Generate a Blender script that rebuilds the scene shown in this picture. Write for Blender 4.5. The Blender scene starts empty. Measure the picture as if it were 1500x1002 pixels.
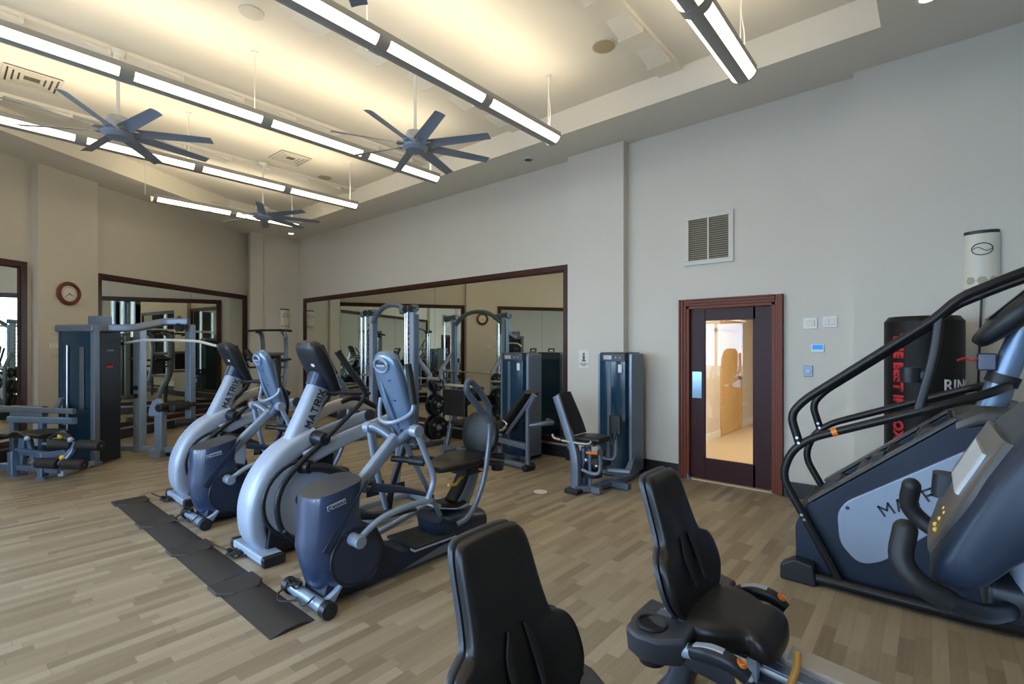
import bpy, bmesh, math, random
from mathutils import Matrix, Vector, Euler
random.seed(7)
S = bpy.context.scene
COL = S.collection
R = math.radians
PI = math.pi

# ------------------------------------------------------------------ materials
MATS = {}
def pm(name, col, rough=.5, metal=0., var=.06, scale=18., bump=0., coat=0., stretch=None, spec=.5):
    m = bpy.data.materials.new(name); m.use_nodes = True
    nt = m.node_tree; b = nt.nodes['Principled BSDF']
    tc = nt.nodes.new('ShaderNodeTexCoord'); no = nt.nodes.new('ShaderNodeTexNoise')
    no.inputs['Scale'].default_value = scale; no.inputs['Detail'].default_value = 4
    if stretch:
        mp = nt.nodes.new('ShaderNodeMapping'); mp.inputs['Scale'].default_value = stretch
        nt.links.new(tc.outputs['Object'], mp.inputs['Vector']); nt.links.new(mp.outputs['Vector'], no.inputs['Vector'])
    else:
        nt.links.new(tc.outputs['Object'], no.inputs['Vector'])
    mx = nt.nodes.new('ShaderNodeMix'); mx.data_type = 'RGBA'
    mx.inputs[6].default_value = (*[max(0, c*(1-var)) for c in col], 1)
    mx.inputs[7].default_value = (*[min(1, c*(1+var)) for c in col], 1)
    nt.links.new(no.outputs['Fac'], mx.inputs[0]); nt.links.new(mx.outputs[2], b.inputs['Base Color'])
    b.inputs['Roughness'].default_value = rough; b.inputs['Metallic'].default_value = metal
    b.inputs['Specular IOR Level'].default_value = spec
    if coat: b.inputs['Coat Weight'].default_value = coat; b.inputs['Coat Roughness'].default_value = .15
    if bump:
        bp = nt.nodes.new('ShaderNodeBump'); bp.inputs['Strength'].default_value = bump; bp.inputs['Distance'].default_value = .002
        nt.links.new(no.outputs['Fac'], bp.inputs['Height']); nt.links.new(bp.outputs['Normal'], b.inputs['Normal'])
    MATS[name] = m
    return m
def em(name, col, s):
    m = bpy.data.materials.new(name); m.use_nodes = True
    nt = m.node_tree; nt.nodes.remove(nt.nodes['Principled BSDF'])
    e = nt.nodes.new('ShaderNodeEmission'); e.inputs[0].default_value = (*col, 1); e.inputs[1].default_value = s
    nt.links.new(e.outputs[0], nt.nodes['Material Output'].inputs[0]); MATS[name] = m
    return m
def glass(name, tint=(1, 1, 1), refl=.07):
    m = bpy.data.materials.new(name); m.use_nodes = True
    nt = m.node_tree; nt.nodes.remove(nt.nodes['Principled BSDF'])
    t = nt.nodes.new('ShaderNodeBsdfTransparent'); t.inputs[0].default_value = (*tint, 1)
    g = nt.nodes.new('ShaderNodeBsdfGlossy'); g.inputs['Roughness'].default_value = .0
    f = nt.nodes.new('ShaderNodeFresnel'); f.inputs[0].default_value = 1.5
    ad = nt.nodes.new('ShaderNodeMath'); ad.operation = 'ADD'; ad.inputs[1].default_value = refl; ad.use_clamp = True
    x = nt.nodes.new('ShaderNodeMixShader')
    nt.links.new(f.outputs[0], ad.inputs[0]); nt.links.new(ad.outputs[0], x.inputs[0])
    nt.links.new(t.outputs[0], x.inputs[1]); nt.links.new(g.outputs[0], x.inputs[2])
    nt.links.new(x.outputs[0], nt.nodes['Material Output'].inputs[0]); MATS[name] = m
    return m
def floor_mat():
    m = bpy.data.materials.new('plank_floor'); m.use_nodes = True
    nt = m.node_tree; b = nt.nodes['Principled BSDF']; L = nt.links.new; N = nt.nodes.new
    def mt(op, a, c=None):
        n = N('ShaderNodeMath'); n.operation = op
        for i, v in enumerate((a, c)):
            if v is None: continue
            if isinstance(v, (int, float)): n.inputs[i].default_value = v
            else: L(v, n.inputs[i])
        return n.outputs[0]
    tc = N('ShaderNodeTexCoord'); sp = N('ShaderNodeSeparateXYZ'); L(tc.outputs['Object'], sp.inputs[0])
    fx = mt('DIVIDE', sp.outputs[0], .068); strip = mt('FLOOR', fx)
    w1 = N('ShaderNodeTexWhiteNoise'); w1.noise_dimensions = '1D'; L(strip, w1.inputs['W'])
    ln = mt('ADD', mt('MULTIPLY', w1.outputs[0], .22), .36)
    fy = mt('ADD', mt('DIVIDE', sp.outputs[1], ln), mt('MULTIPLY', w1.outputs[0], 37.3)); pl = mt('FLOOR', fy)
    cb = N('ShaderNodeCombineXYZ'); L(strip, cb.inputs[0]); L(pl, cb.inputs[1])
    w2 = N('ShaderNodeTexWhiteNoise'); w2.noise_dimensions = '2D'; L(cb.outputs[0], w2.inputs['Vector'])
    mp = N('ShaderNodeMapping'); mp.inputs['Scale'].default_value = (60, 3.2, 1); L(tc.outputs['Object'], mp.inputs[0])
    ad = N('ShaderNodeVectorMath'); ad.operation = 'ADD'; L(mp.outputs[0], ad.inputs[0])
    sc = N('ShaderNodeVectorMath'); sc.operation = 'SCALE'; L(w2.outputs['Color'], sc.inputs[0]); sc.inputs['Scale'].default_value = 30; L(sc.outputs[0], ad.inputs[1])
    no = N('ShaderNodeTexNoise'); no.inputs['Scale'].default_value = 1; no.inputs['Detail'].default_value = 5; L(ad.outputs[0], no.inputs['Vector'])
    v = mt('ADD', mt('MULTIPLY', w2.outputs[0], .62), mt('MULTIPLY', no.outputs[0], .38))
    cr = N('ShaderNodeValToRGB'); e = cr.color_ramp.elements
    e[0].position = .1; e[0].color = (.215, .168, .108, 1); e[1].position = .9; e[1].color = (.425, .357, .255, 1)
    k = e.new(.5); k.color = (.33, .268, .182, 1)
    L(v, cr.inputs[0])
    # fine joints
    gx = mt('ABSOLUTE', mt('SUBTRACT', mt('FRACT', fx), .5)); gy = mt('ABSOLUTE', mt('SUBTRACT', mt('FRACT', fy), .5))
    g = mt('MAXIMUM', mt('GREATER_THAN', gx, .485), mt('GREATER_THAN', gy, .496))
    mx = N('ShaderNodeMix'); mx.data_type = 'RGBA'; L(mt('MULTIPLY', g, .3), mx.inputs[0]); L(cr.outputs[0], mx.inputs[6]); mx.inputs[7].default_value = (.1, .08, .06, 1)
    L(mx.outputs[2], b.inputs['Base Color'])
    b.inputs['Roughness'].default_value = .42; b.inputs['Specular IOR Level'].default_value = .45
    bp = N('ShaderNodeBump'); bp.inputs['Strength'].default_value = .12; bp.inputs['Distance'].default_value = .001
    L(no.outputs[0], bp.inputs['Height']); L(bp.outputs[0], b.inputs['Normal'])
    return m

M_floor = floor_mat()
M_wall = pm('wall_paint', (.62, .59, .53), .75, var=.025, scale=3, bump=.03)
M_ceil = pm('ceiling_paint', (.77, .735, .66), .8, var=.02, scale=2)
M_chase = pm('chase_paint', (.78, .75, .68), .7, var=.02, scale=2)
M_wood = pm('mahogany', (.052, .019, .013), .32, var=.35, scale=6, stretch=(14, 14, 1.2), spec=.25)
M_case = pm('door_casing_wood', (.17, .046, .024), .45, var=.35, scale=6, stretch=(14, 14, 1.2), spec=.25)
M_doorw = pm('door_wood', (.040, .010, .011), .42, var=.3, scale=6, stretch=(14, 14, 1.2), spec=.25)
M_base = pm('black_baseboard', (.012, .012, .014), .4)
M_mirror = pm('mirror_silver', (.83, .84, .77), .0, 1., var=.005)
M_vinyl = pm('black_vinyl', (.012, .011, .0108), .36, var=.15, scale=40, bump=.05, spec=.36)
M_bag = pm('black_bag_vinyl', (.008, .0075, .0075), .5, var=.15, scale=40, bump=.05, spec=.25)
M_tube = pm('black_tube', (.009, .0095, .011), .36, spec=.4)
M_foam = pm('black_foam', (.010, .010, .0115), .55, var=.2, scale=60, bump=.1)
M_dark = pm('dark_plastic', (.014, .0165, .022), .4, var=.08, spec=.4)
M_dgrey = pm('charcoal_plastic', (.036, .042, .056), .42, var=.08)
M_rubber = pm('black_rubber', (.02, .02, .021), .7, var=.2, scale=50, bump=.2)
M_mat = pm('rubber_ramp', (.032, .030, .027), .62, var=.15, scale=40, bump=.15)
M_bluelit = pm('blue_lit_shell', (.022, .042, .098), .3, var=.05, coat=.4)  # dark grey shell with the blue window daylight put into its colour
M_bluelit2 = pm('blue_lit_disc', (.018, .031, .068), .42, var=.05)  # same daylight blue mixed into the grey of the discs
M_silver = pm('silver_paint', (.27, .335, .435), .36, .25, var=.03, coat=.15)  # these three silvers carry the blue of the window daylight in their colour
M_lsilver = pm('light_silver_paint', (.36, .43, .545), .38, .1, var=.03, coat=.15)
M_bsilver = pm('blue_lit_silver', (.14, .215, .335), .28, .35, var=.04, coat=.3)  # strongest daylight blue mixed into the silver
M_steel = pm('grey_steel_paint', (.165, .20, .26), .36, .45, var=.05)
M_chrome = pm('chrome', (.72, .74, .76), .12, 1., var=.02)
M_alu = pm('brushed_aluminium', (.56, .57, .58), .3, .9, var=.06, stretch=(1, 60, 60))
M_shroud = pm('tinted_shroud', (.010, .040, .075), .13, var=.05, spec=.6)
M_stack = pm('weight_stack_grey', (.10, .125, .14), .4, .3)
M_white = pm('white_plastic', (.72, .72, .70), .4, var=.02)
M_cream = pm('cream_plastic', (.66, .63, .54), .4, var=.02)
M_yellow = pm('yellow_plastic', (.75, .52, .04), .4)
M_orange = pm('orange_plastic', (.80, .22, .02), .4)
M_tan = pm('amber_hose', (.45, .24, .06), .35)
M_red = pm('red_print', (.55, .02, .03), .5)
M_print = pm('dark_print', (.02, .025, .035), .4)
M_wprint = pm('white_print', (.75, .75, .75), .5)
M_paper = pm('sign_paper', (.70, .69, .66), .6, var=.02)
M_beige = pm('beige_cover', (.44, .40, .34), .4)
M_olive = pm('olive_hood', (.075, .072, .066), .33)
M_bluebody = pm('stepper_body', (.013, .023, .043), .4, spec=.35)
M_vent = pm('vent_white', (.62, .60, .54), .5, var=.02)
M_ventd = pm('vent_shadow', (.13, .115, .09), .8)
M_spk = pm('speaker_grille', (.38, .32, .20), .8, var=.2, scale=200)
M_fan = pm('fan_metal', (.30, .35, .44), .45, .2, var=.04)  # silver-grey with the blue light on the undersides put into the colour
M_fangrey = pm('fan_hub_grey', (.38, .40, .42), .4, .3)
M_lampm = pm('lamp_housing', (.42, .41, .39), .5, .1, var=.04)
M_plate = pm('iron_plate', (.018, .018, .02), .35, .2)
M_cable = pm('black_cable', (.015, .015, .015), .5)
M_tile = pm('corridor_tile', (.56, .45, .30), .35, var=.06, scale=5)
M_cwall = pm('corridor_paint', (.66, .61, .54), .7, var=.02)
M_oak = pm('oak_door', (.60, .40, .18), .5, var=.18, scale=5, stretch=(10, 10, 1))
M_lcd = pm('display_grey', (.34, .37, .39), .2, var=.1, scale=30)
M_screen = pm('screen_black', (.015, .016, .018), .08)
E_lamp = em('lamp_diffuser', (1, .85, .54), 3.0)
E_up = em('lamp_uplight', (1, .84, .58), 5.6)
E_down = em('downlight_glow', (1, .80, .52), 9.0)
E_corr = em('corridor_lamp', (1, .87, .68), 24.0)
E_blue = em('thermostat_screen', (.04, .25, .75), .6)
M_glass = glass('window_glass', (.97, .99, 1), .02)
M_dglass = glass('door_glass', (.98, .97, .95), .0)
M_ext = pm('outside_ground', (.30, .33, .30), .9)

# ------------------------------------------------------------------ mesh builder
def V(*a): return Vector(a[0] if len(a) == 1 else a)
def catmull(pts, k, closed=False):
    pts = [Vector(p) for p in pts]; n = len(pts); out = []
    if k <= 1: return pts
    rng = range(n) if closed else range(n-1)
    for i in rng:
        p0 = pts[(i-1) % n] if (closed or i > 0) else pts[0]*2-pts[1]
        p1 = pts[i]; p2 = pts[(i+1) % n]
        p3 = pts[(i+2) % n] if (closed or i+2 < n) else pts[-1]*2-pts[-2]
        for j in range(k):
            t = j/k
            out.append(.5*((2*p1)+(p2-p0)*t+(2*p0-5*p1+4*p2-p3)*t*t+(3*p1-p0-3*p2+p3)*t**3))
    if not closed: out.append(pts[-1])
    return out
def fillet(pts, r, k=5):
    """polyline with rounded corners"""
    pts = [Vector(p) for p in pts]; out = [pts[0]]
    for i in range(1, len(pts)-1):
        a, b, c = pts[i-1], pts[i], pts[i+1]
        d1 = (a-b); d2 = (c-b); rr = min(r, d1.length*.48, d2.length*.48)
        p, q = b+d1.normalized()*rr, b+d2.normalized()*rr
        for j in range(k+1):
            t = j/k; out.append((1-t)**2*p+2*t*(1-t)*b+t*t*q)
    out.append(pts[-1]); return out
class MB:
    def __init__(s, M=None): s.v = []; s.f = []; s.M = M
    def add(s, v, f):
        o = len(s.v); s.v += [Vector(p) for p in v]; s.f += [tuple(i+o for i in q) for q in f]; return s
    def box(s, c, d, rot=None):
        x, y, z = d[0]/2, d[1]/2, d[2]/2
        vs = [Vector((a*x, b*y, e*z)) for a in (-1, 1) for b in (-1, 1) for e in (-1, 1)]
        if rot is not None:
            Rm = rot if isinstance(rot, Matrix) else Euler(rot).to_matrix()
            vs = [Rm @ p for p in vs]
        return s.add([p+Vector(c) for p in vs], [(0, 1, 3, 2), (4, 6, 7, 5), (0, 4, 5, 1), (2, 3, 7, 6), (0, 2, 6, 4), (1, 5, 7, 3)])
    def bb(s, x0, x1, y0, y1, z0, z1): return s.box(((x0+x1)/2, (y0+y1)/2, (z0+z1)/2), (abs(x1-x0), abs(y1-y0), abs(z1-z0)))
    def rings(s, rings, closed=False, caps=True):
        n = len(rings[0]); o = len(s.v); f = []
        for r in rings: s.v += [Vector(p) for p in r]
        m = len(rings)
        for i in range(m if closed else m-1):
            a, b = o+i*n, o+((i+1) % m)*n
            for j in range(n): f.append((a+j, a+(j+1) % n, b+(j+1) % n, b+j))
        if caps and not closed:
            f.append(tuple(o+j for j in range(n-1, -1, -1))); f.append(tuple(o+(m-1)*n+j for j in range(n)))
        s.f += f; return s
    def cyl(s, p0, p1, r0, r1=None, n=20):
        r1 = r0 if r1 is None else r1; p0, p1 = Vector(p0), Vector(p1); d = (p1-p0).normalized()
        u = d.orthogonal().normalized(); w = d.cross(u)
        return s.rings([[p+(u*math.cos(2*PI*i/n)+w*math.sin(2*PI*i/n))*r for i in range(n)] for p, r in ((p0, r0), (p1, r1))])
    def tube(s, pts, r, n=10, sm=1, closed=False, fl=0):
        pts = fillet(pts, fl) if fl else catmull(pts, sm, closed); m = len(pts); rs = []
        u = None
        for i, p in enumerate(pts):
            a = pts[i-1] if (i > 0 or closed) else p; b = pts[(i+1) % m] if (i < m-1 or closed) else p
            d = (b-a).normalized()
            if u is None: u = d.orthogonal().normalized()
            u = (u-d*u.dot(d)).normalized(); w = d.cross(u); rr = r(i/(m-1)) if callable(r) else r
            rs.append([p+(u*math.cos(2*PI*j/n)+w*math.sin(2*PI*j/n))*rr for j in range(n)])
        return s.rings(rs, closed)
    def band(s, pts, w, h, lat=(1, 0, 0), n=20, e=5., sm=1, fl=0):
        """superelliptic bar swept along a path: w across lat, h across the other way"""
        if isinstance(w, (int, float)): w = [w]*len(pts)
        if isinstance(h, (int, float)): h = [h]*len(pts)
        P = [Vector(p) for p in pts]
        if fl: P = fillet(P, fl); w = [w[0]]*len(P); h = [h[0]]*len(P)
        elif sm > 1:
            ex = catmull([(a, b, 0) for a, b in zip(w, h)], sm); P = catmull(P, sm); w = [q.x for q in ex]; h = [q.y for q in ex]
        L = Vector(lat).normalized(); rs = []
        for i, p in enumerate(P):
            d = (P[min(i+1, len(P)-1)]-P[max(i-1, 0)]).normalized(); l = (L-d*L.dot(d)).normalized(); nn = d.cross(l)
            ring = []
            for j in range(n):
                t = 2*PI*(j+.5)/n; c, q = math.cos(t), math.sin(t)
                ring.append(p+l*(w[i]/2*math.copysign(abs(c)**(2/e), c))+nn*(h[i]/2*math.copysign(abs(q)**(2/e), q)))
            rs.append(ring)
        return s.rings(rs)
    def prism(s, out, ax, lo, hi, sm=1, fl=0):
        """closed 2-D outline extruded along an axis"""
        if fl:
            q = [Vector((a, b, 0)) for a, b in out]; n = len(q); res = []
            for i in range(n):
                a, b, c = q[i-1], q[i], q[(i+1) % n]; d1, d2 = a-b, c-b; rr = min(fl, d1.length*.45, d2.length*.45)
                p1, p2 = b+d1.normalized()*rr, b+d2.normalized()*rr
                for j in range(5): t = j/4; res.append((1-t)**2*p1+2*t*(1-t)*b+t*t*p2)
            out = [(p.x, p.y) for p in res]
        elif sm > 1: out = [(p.x, p.y) for p in catmull([(a, b, 0) for a, b in out], sm, True)]
        mp = {'x': lambda a, b, c: (c, a, b), 'y': lambda a, b, c: (a, c, b), 'z': lambda a, b, c: (a, b, c)}[ax]
        return s.rings([[mp(a, b, lo) for a, b in out], [mp(a, b, hi) for a, b in out]])
    def ball(s, c, r, n=16, m=10):
        r = (r, r, r) if isinstance(r, (int, float)) else r; c = Vector(c)
        rs = [[c+Vector((r[0]*math.sin(a)*math.cos(2*PI*j/n), r[1]*math.sin(a)*math.sin(2*PI*j/n), r[2]*math.cos(a))) for j in range(n)] for a in [PI*(i+.02)/(m+.04) for i in range(m+1)]]
        return s.rings(rs)
    def lathe(s, prof, c=(0, 0, 0), n=24):
        c = Vector(c)
        return s.rings([[c+Vector((r*math.cos(2*PI*j/n), r*math.sin(2*PI*j/n), z)) for j in range(n)] for r, z in prof])
    def torus(s, c, R_, r, ax='x', n=28, k=8):
        c = Vector(c); ring = []
        for i in range(n):
            t = 2*PI*i/n; a, b = math.cos(t)*R_, math.sin(t)*R_
            ring.append(c+Vector({'x': (0, a, b), 'y': (a, 0, b), 'z': (a, b, 0)}[ax]))
        return s.tube(ring, r, k, closed=True)
def link(o, parent=None):
    COL.objects.link(o)
    if parent is not None: o.parent = parent
    return o
def part(name, mb, mat, parent=None, bv=0., seg=2, ang=35, kind=None, label=None, M=None):
    me = bpy.data.meshes.new(name)
    M = M if M is not None else mb.M
    vs = [M @ p for p in mb.v] if M is not None else mb.v
    me.from_pydata([tuple(p) for p in vs], [], mb.f); me.validate()
    bm = bmesh.new(); bm.from_mesh(me); bmesh.ops.recalc_face_normals(bm, faces=bm.faces); bm.to_mesh(me); bm.free()
    me.materials.append(mat)
    for p in me.polygons: p.use_smooth = True
    me.set_sharp_from_angle(angle=R(ang))
    o = bpy.data.objects.new(name, me)
    if bv:
        b = o.modifiers.new('bevel', 'BEVEL'); b.width = bv; b.segments = seg; b.limit_method = 'ANGLE'; b.angle_limit = R(40); b.harden_normals = True
    if kind: o['kind'] = kind
    if label: o['label'] = label
    return link(o, parent)
def tag(o, label, cat, group=None):
    o['label'] = label; o['category'] = cat
    if group: o['group'] = group
    return o
def thing(name, label, cat, loc=(0, 0, 0), rz=0., group=None):
    o = bpy.data.objects.new(name, None); o.empty_display_size = .1; o.location = loc; o.rotation_euler = (0, 0, rz)
    return tag(link(o), label, cat, group)
def struct(name, mb, mat, bv=0., parent=None): return part(name, mb, mat, parent, bv, kind='structure')
def dup(root, loc, label):
    def rec(o, p):
        c = o.copy(); COL.objects.link(c)
        if p is not None: c.parent = p
        for ch in list(o.children): rec(ch, c)
        return c
    r = rec(root, None); r.location = loc; r['label'] = label; return r
def text(name, body, size, mat, parent, org, xd, yd, depth=.002, sx=1., bold=0., align='CENTER', wrap=None, spacing=1.):
    cu = bpy.data.curves.new(name, 'FONT'); cu.body = body; cu.size = size; cu.align_x = align; cu.align_y = 'CENTER'
    cu.offset = bold; cu.space_character = spacing; cu.resolution_u = 4
    t = bpy.data.objects.new('tmp', cu); COL.objects.link(t)
    me = bpy.data.meshes.new_from_object(t, depsgraph=bpy.context.evaluated_depsgraph_get())
    bpy.data.objects.remove(t); bpy.data.curves.remove(cu)
    xd, yd = Vector(xd).normalized(), Vector(yd).normalized(); nn = xd.cross(yd); org = Vector(org)
    bm = bmesh.new(); bm.from_mesh(me)
    if wrap: bmesh.ops.subdivide_edges(bm, edges=[e for e in bm.edges if e.calc_length() > .03], cuts=2)
    g = bmesh.ops.extrude_face_region(bm, geom=bm.faces[:])
    for v in [e for e in g['geom'] if isinstance(e, bmesh.types.BMVert)]: v.co.z += depth
    bmesh.ops.recalc_face_normals(bm, faces=bm.faces)
    for v in bm.verts:
        x, y, z = v.co.x*sx, v.co.y, v.co.z
        if wrap: v.co = wrap(x, y, z)
        else: v.co = org+xd*x+yd*y+nn*z
    bm.to_mesh(me); bm.free(); me.name = name; me.materials.clear(); me.materials.append(mat)
    return link(bpy.data.objects.new(name, me), parent)

STROKES = {'M': [[(0, 0), (0, 1), (.5, .42), (1, 1), (1, 0)]], 'A': [[(0, 0), (.5, 1), (1, 0)], [(.3, .28), (.72, .28)]], 'T': [[(0, 1), (1, 1)], [(.5, 1), (.5, 0)]],
           'R': [[(0, 0), (0, 1), (.8, 1), (.97, .88), (.97, .62), (.8, .48), (.1, .48)], [(.5, .48), (1, 0)]], 'I': [[(0, 0), (0, 1)]], 'X': [[(0, 0), (1, 1)], [(0, 1), (1, 0)]]}
def logo(name, body, h, w_, gap, th, mat, parent, org, xd, yd, depth=.002):
    """lettering drawn as flat strokes, centred on org"""
    xd, yd = Vector(xd).normalized(), Vector(yd).normalized(); nn = xd.cross(yd); org = Vector(org)
    adv = [(0.0 if c == 'I' else w_) for c in body]; tot = sum(adv)+gap*(len(body)-1); x = -tot/2; mb = MB()
    for c, a in zip(body, adv):
        for st in STROKES[c]:
            P = [Vector((x+p[0]*a, p[1]*h-h/2)) for p in st]
            for p, q in zip(P, P[1:]):
                d = (q-p).normalized(); n_ = Vector((-d.y, d.x))*th/2; e_ = d*th*.35
                co = [p-e_+n_, p-e_-n_, q+e_-n_, q+e_+n_]
                mb.rings([[org+xd*k.x+yd*k.y+nn*z for k in co] for z in (0, depth)])
        x += a+gap
    return part(name, mb, mat, parent)

# ------------------------------------------------------------------ room constants
D = 5.94; H = 4.28; HT = 4.58; YF = -4.6; XR = 3.6
P0 = Vector((-10.54, 1.77, 0)); eW = Vector((-.534, .845, 0)).normalized(); nW = Vector((.845, .534, 0)).normalized()
def lw(s, n, z=0.): return P0+eW*s+nW*n+Vector((0, 0, z))
AW = math.atan2(eW.y, eW.x)
def LM(s, n, z=0.): return Matrix.Translation(lw(s, n, z)) @ Matrix.Rotation(AW, 4, 'Z')     # x along the left wall, y into it
sF = (YF-1.77)/eW.y; XLF = P0.x+eW.x*sF           # where the left wall meets the front wall
XJ, YJ = -12.16, 4.95                               # jog near the far corner

# floor
struct('floor', MB().prism([(XLF-.4, YF-.3), (XR+.3, YF-.3), (XR+.3, D+.12), (-13.2, D+.12), (-13.2, 4.0)], 'z', -.12, 0), M_floor)
# back wall with a door hole
dx0, dx1, dz = -2.27, -1.295, 2.09
struct('wall_back', MB().bb(-12.4, dx0, D, D+.14, 0, H).bb(dx1, -.583, D, D+.14, 0, H).bb(dx0, dx1, D, D+.14, dz, H).bb(-.583, XR+.2, D-.11, D+.14, 0, H), M_wall)
struct('trim_1', MB().bb(-3.92, -3.05, D-.13, D+.02, 0, H), M_wall)
# left wall, its pilasters and the jog
w = MB()
def lbox(mb, s0, s1, n0, n1, z0, z1):
    a = [lw(s0, n0), lw(s1, n0), lw(s1, n1), lw(s0, n1)]
    return mb.prism([(p.x, p.y) for p in a], 'z', z0, z1)
lbox(w, -4.0, 3.75, -.15, 0, 0, H); lbox(w, sF-.3, -7.0, -.15, 0, 0, H); lbox(w, -7.0, -4.0, -.15, 0, 0, .25); lbox(w, -7.0, -4.0, -.15, 0, 3.55, H)
struct('wall_left', w, M_wall)
struct('trim_2', lbox(MB(), -1.02, -.12, -.05, .12, 0, H), M_wall)
q = lw(3.62, -.02)
struct('wall_left_end', MB().prism([(q.x-.1, q.y+.05), (XJ, YJ), (XJ, D+.1), (XJ-1, D+.1)], 'z', 0, H), M_wall)
struct('trim_3', MB().prism([(-12.50, 4.86), (-12.10, 4.775), (-12.10, 5.06), (-12.4, 5.2)], 'z', 0, H), M_wall)
struct('wall_right', MB().bb(XR, XR+.15, YF-.2, D, 0, H), M_wall)
# front wall with four windows (behind the camera, seen in the mirrors)
wins = [(-6.3, -4.5), (-3.9, -1.9), (-1.3, .7)]; wz0, wz1 = .25, 3.55
fw = MB(); xs = XLF-.5
for a, b in wins: fw.bb(xs, a, YF-.2, YF, 0, H); xs = b
fw.bb(xs, XR+.2, YF-.2, YF, 0, H)
for a, b in wins: fw.bb(a, b, YF-.2, YF, 0, wz0).bb(a, b, YF-.2, YF, wz1, H)
struct('wall_front', fw, M_wall)
def window(n, M, w_):
    r = bpy.data.objects.new('window_%d' % n, None); link(r); r.matrix_world = M; r['kind'] = 'structure'
    hw = w_/2; hh = wz1-wz0
    fr = MB().bb(-hw, -hw+.07, -.05, .05, 0, hh).bb(hw-.07, hw, -.05, .05, 0, hh).bb(-hw, hw, -.05, .05, 0, .07).bb(-hw, hw, -.05, .05, hh-.07, hh).bb(-hw, hw, -.05, .05, 2.1, 2.2)
    for k in range(1, round(w_)): x = -hw+w_*k/round(w_); fr.bb(x-.04, x+.04, -.05, .05, 0, hh)
    part('window_frame', fr, M_white, r, kind='structure')
    part('window_glass', MB().bb(-hw+.05, hw-.05, -.006, .006, .05, hh-.05), M_glass, r, kind='structure')
for i, (a, b) in enumerate(wins): window(i+1, Matrix.Translation(((a+b)/2, YF-.1, wz0)), b-a)
window(5, LM(-5.5, -.08, wz0), 3.0)  # added in the unseen left wall for blue daylight and mirror reflections
struct('ground_outside', MB().bb(-30, 30, -40, YF-.25, -.5, -.3), M_ext)

# ceiling: soffit ring, fascia and raised tray
ty1, tx1, ty0 = 5.145, -.325, -3.6
tray = [(tx1, ty0), (tx1, ty1), (-10.95, ty1), (-10.80, 3.85), (-8.97, .872)]
tl = Vector((-8.97, .872)); k = (tl.y-ty0)/.858; tray.append((tl.x+.514*k, ty0))
outer = [(XLF-.5, YF-.2), (XR+.2, YF-.2), (XR+.2, D+.1), (-13.2, D+.1), (-13.2, 4.3)]
bm = bmesh.new()
def loop(pts, z):
    vs = [bm.verts.new((x, y, z)) for x, y in pts]; return vs, [bm.edges.new((vs[i], vs[(i+1) % len(vs)])) for i in range(len(vs))]
vo, eo = loop(outer, H); vi, ei = loop(tray, H)
bmesh.ops.triangle_fill(bm, use_beauty=True, edges=eo+ei)
vt = [bm.verts.new((x, y, HT)) for x, y in tray]
for i in range(len(vt)): j = (i+1) % len(vt); bm.faces.new((vi[i], vi[j], vt[j], vt[i]))
bm.faces.new(vt)
# roof slab over everything so that no daylight leaks in
v2 = [bm.verts.new((x, y, HT+.35)) for x, y in outer]; bm.faces.new(v2)
for i in range(len(v2)): j = (i+1) % len(v2); bm.faces.new((vo[i], vo[j], v2[j], v2[i]))
me = bpy.data.meshes.new('ceiling'); bm.normal_update(); bm.to_mesh(me); bm.free(); me.materials.append(M_ceil)
o = link(bpy.data.objects.new('ceiling', me)); o['kind'] = 'structure'

# ceiling chases with stepped panels
def chase(x, y0, y1, n):
    mb = MB().bb(x-.13, x+.13, y0, y1, HT-.04, HT+.01)
    st = .62; y = y1-.32; i = 0
    while y > y0+.3 and i < n:
        mb.prism([(y-.3, HT-.035), (y, HT-.035), (y, HT-.09)], 'x', x-.105, x+.105)
        mb.bb(x-.12, x+.12, y, y+.03, HT-.092, HT-.035)
        y -= st; i += 1
    return mb
for i, (x, y0) in enumerate(((-2.14, -3.5), (-4.25, -3.5), (-6.30, -3.4), (-8.40, .1))):
    struct('trim_%d' % (4+i), chase(x, y0, ty1, 14), M_chase)

# ------------------------------------------------------------------ baseboards
bb = MB().bb(-3.05, -2.352, D-.025, D, 0, .16); struct('baseboard_back', bb.bb(-3.94, -3.03, D-.155, D-.13, 0, .16).bb(-12.0, -3.94, D-.05, D, 0, .16), M_base, .004)
struct('baseboard_right', MB().bb(-1.213, -.583, D-.03, D, 0, .16).bb(-.61, XR, D-.14, D-.11, 0, .16), M_base, .004)
bl = MB(); lbox(bl, sF, 3.6, 0, .045, 0, .16); lbox(bl, -1.05, -.09, 0, .145, 0, .16)
struct('baseboard_left', bl, M_base)

# ------------------------------------------------------------------ mirrors
def mirror(s, w_, h, M, label, seams=()):
    r = thing('wall_mirror', label, 'mirror'); r.matrix_world = M   # local x along, y into the wall, z up
    f = .085
    fr = MB().bb(0, f, -.05, .0, .0, h).bb(w_-f, w_, -.05, 0, 0, h).bb(f, w_-f, -.05, 0, h-f, h).bb(f, w_-f, -.05, 0, 0, f)
    fr.bb(f, f+.02, -.035, 0, f, h-f).bb(w_-f-.02, w_-f, -.035, 0, f, h-f).bb(f, w_-f, -.035, 0, h-f-.02, h-f)
    part('frame', fr, M_wood, r, .006)
    part('mirror_glass', MB().bb(f*.5, w_-f*.5, -.02, -.004, f*.5, h-f*.5), M_mirror, r)
    for x in seams: part('seam', MB().bb(x-.002, x+.002, -.0212, -.019, f, h-f), M_dgrey, r)
    return r
mz = .2
mirror(0, 7.84, 2.585, Matrix.Translation((-11.8, D, mz)), 'wide dark-framed mirror on the wall left of the door', (2.4, 4.9))
mirror(0, 3.66, 2.62, LM(-.08, 0, mz), 'dark-framed mirror between the clock pilaster and the far corner', (2.0,))
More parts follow.
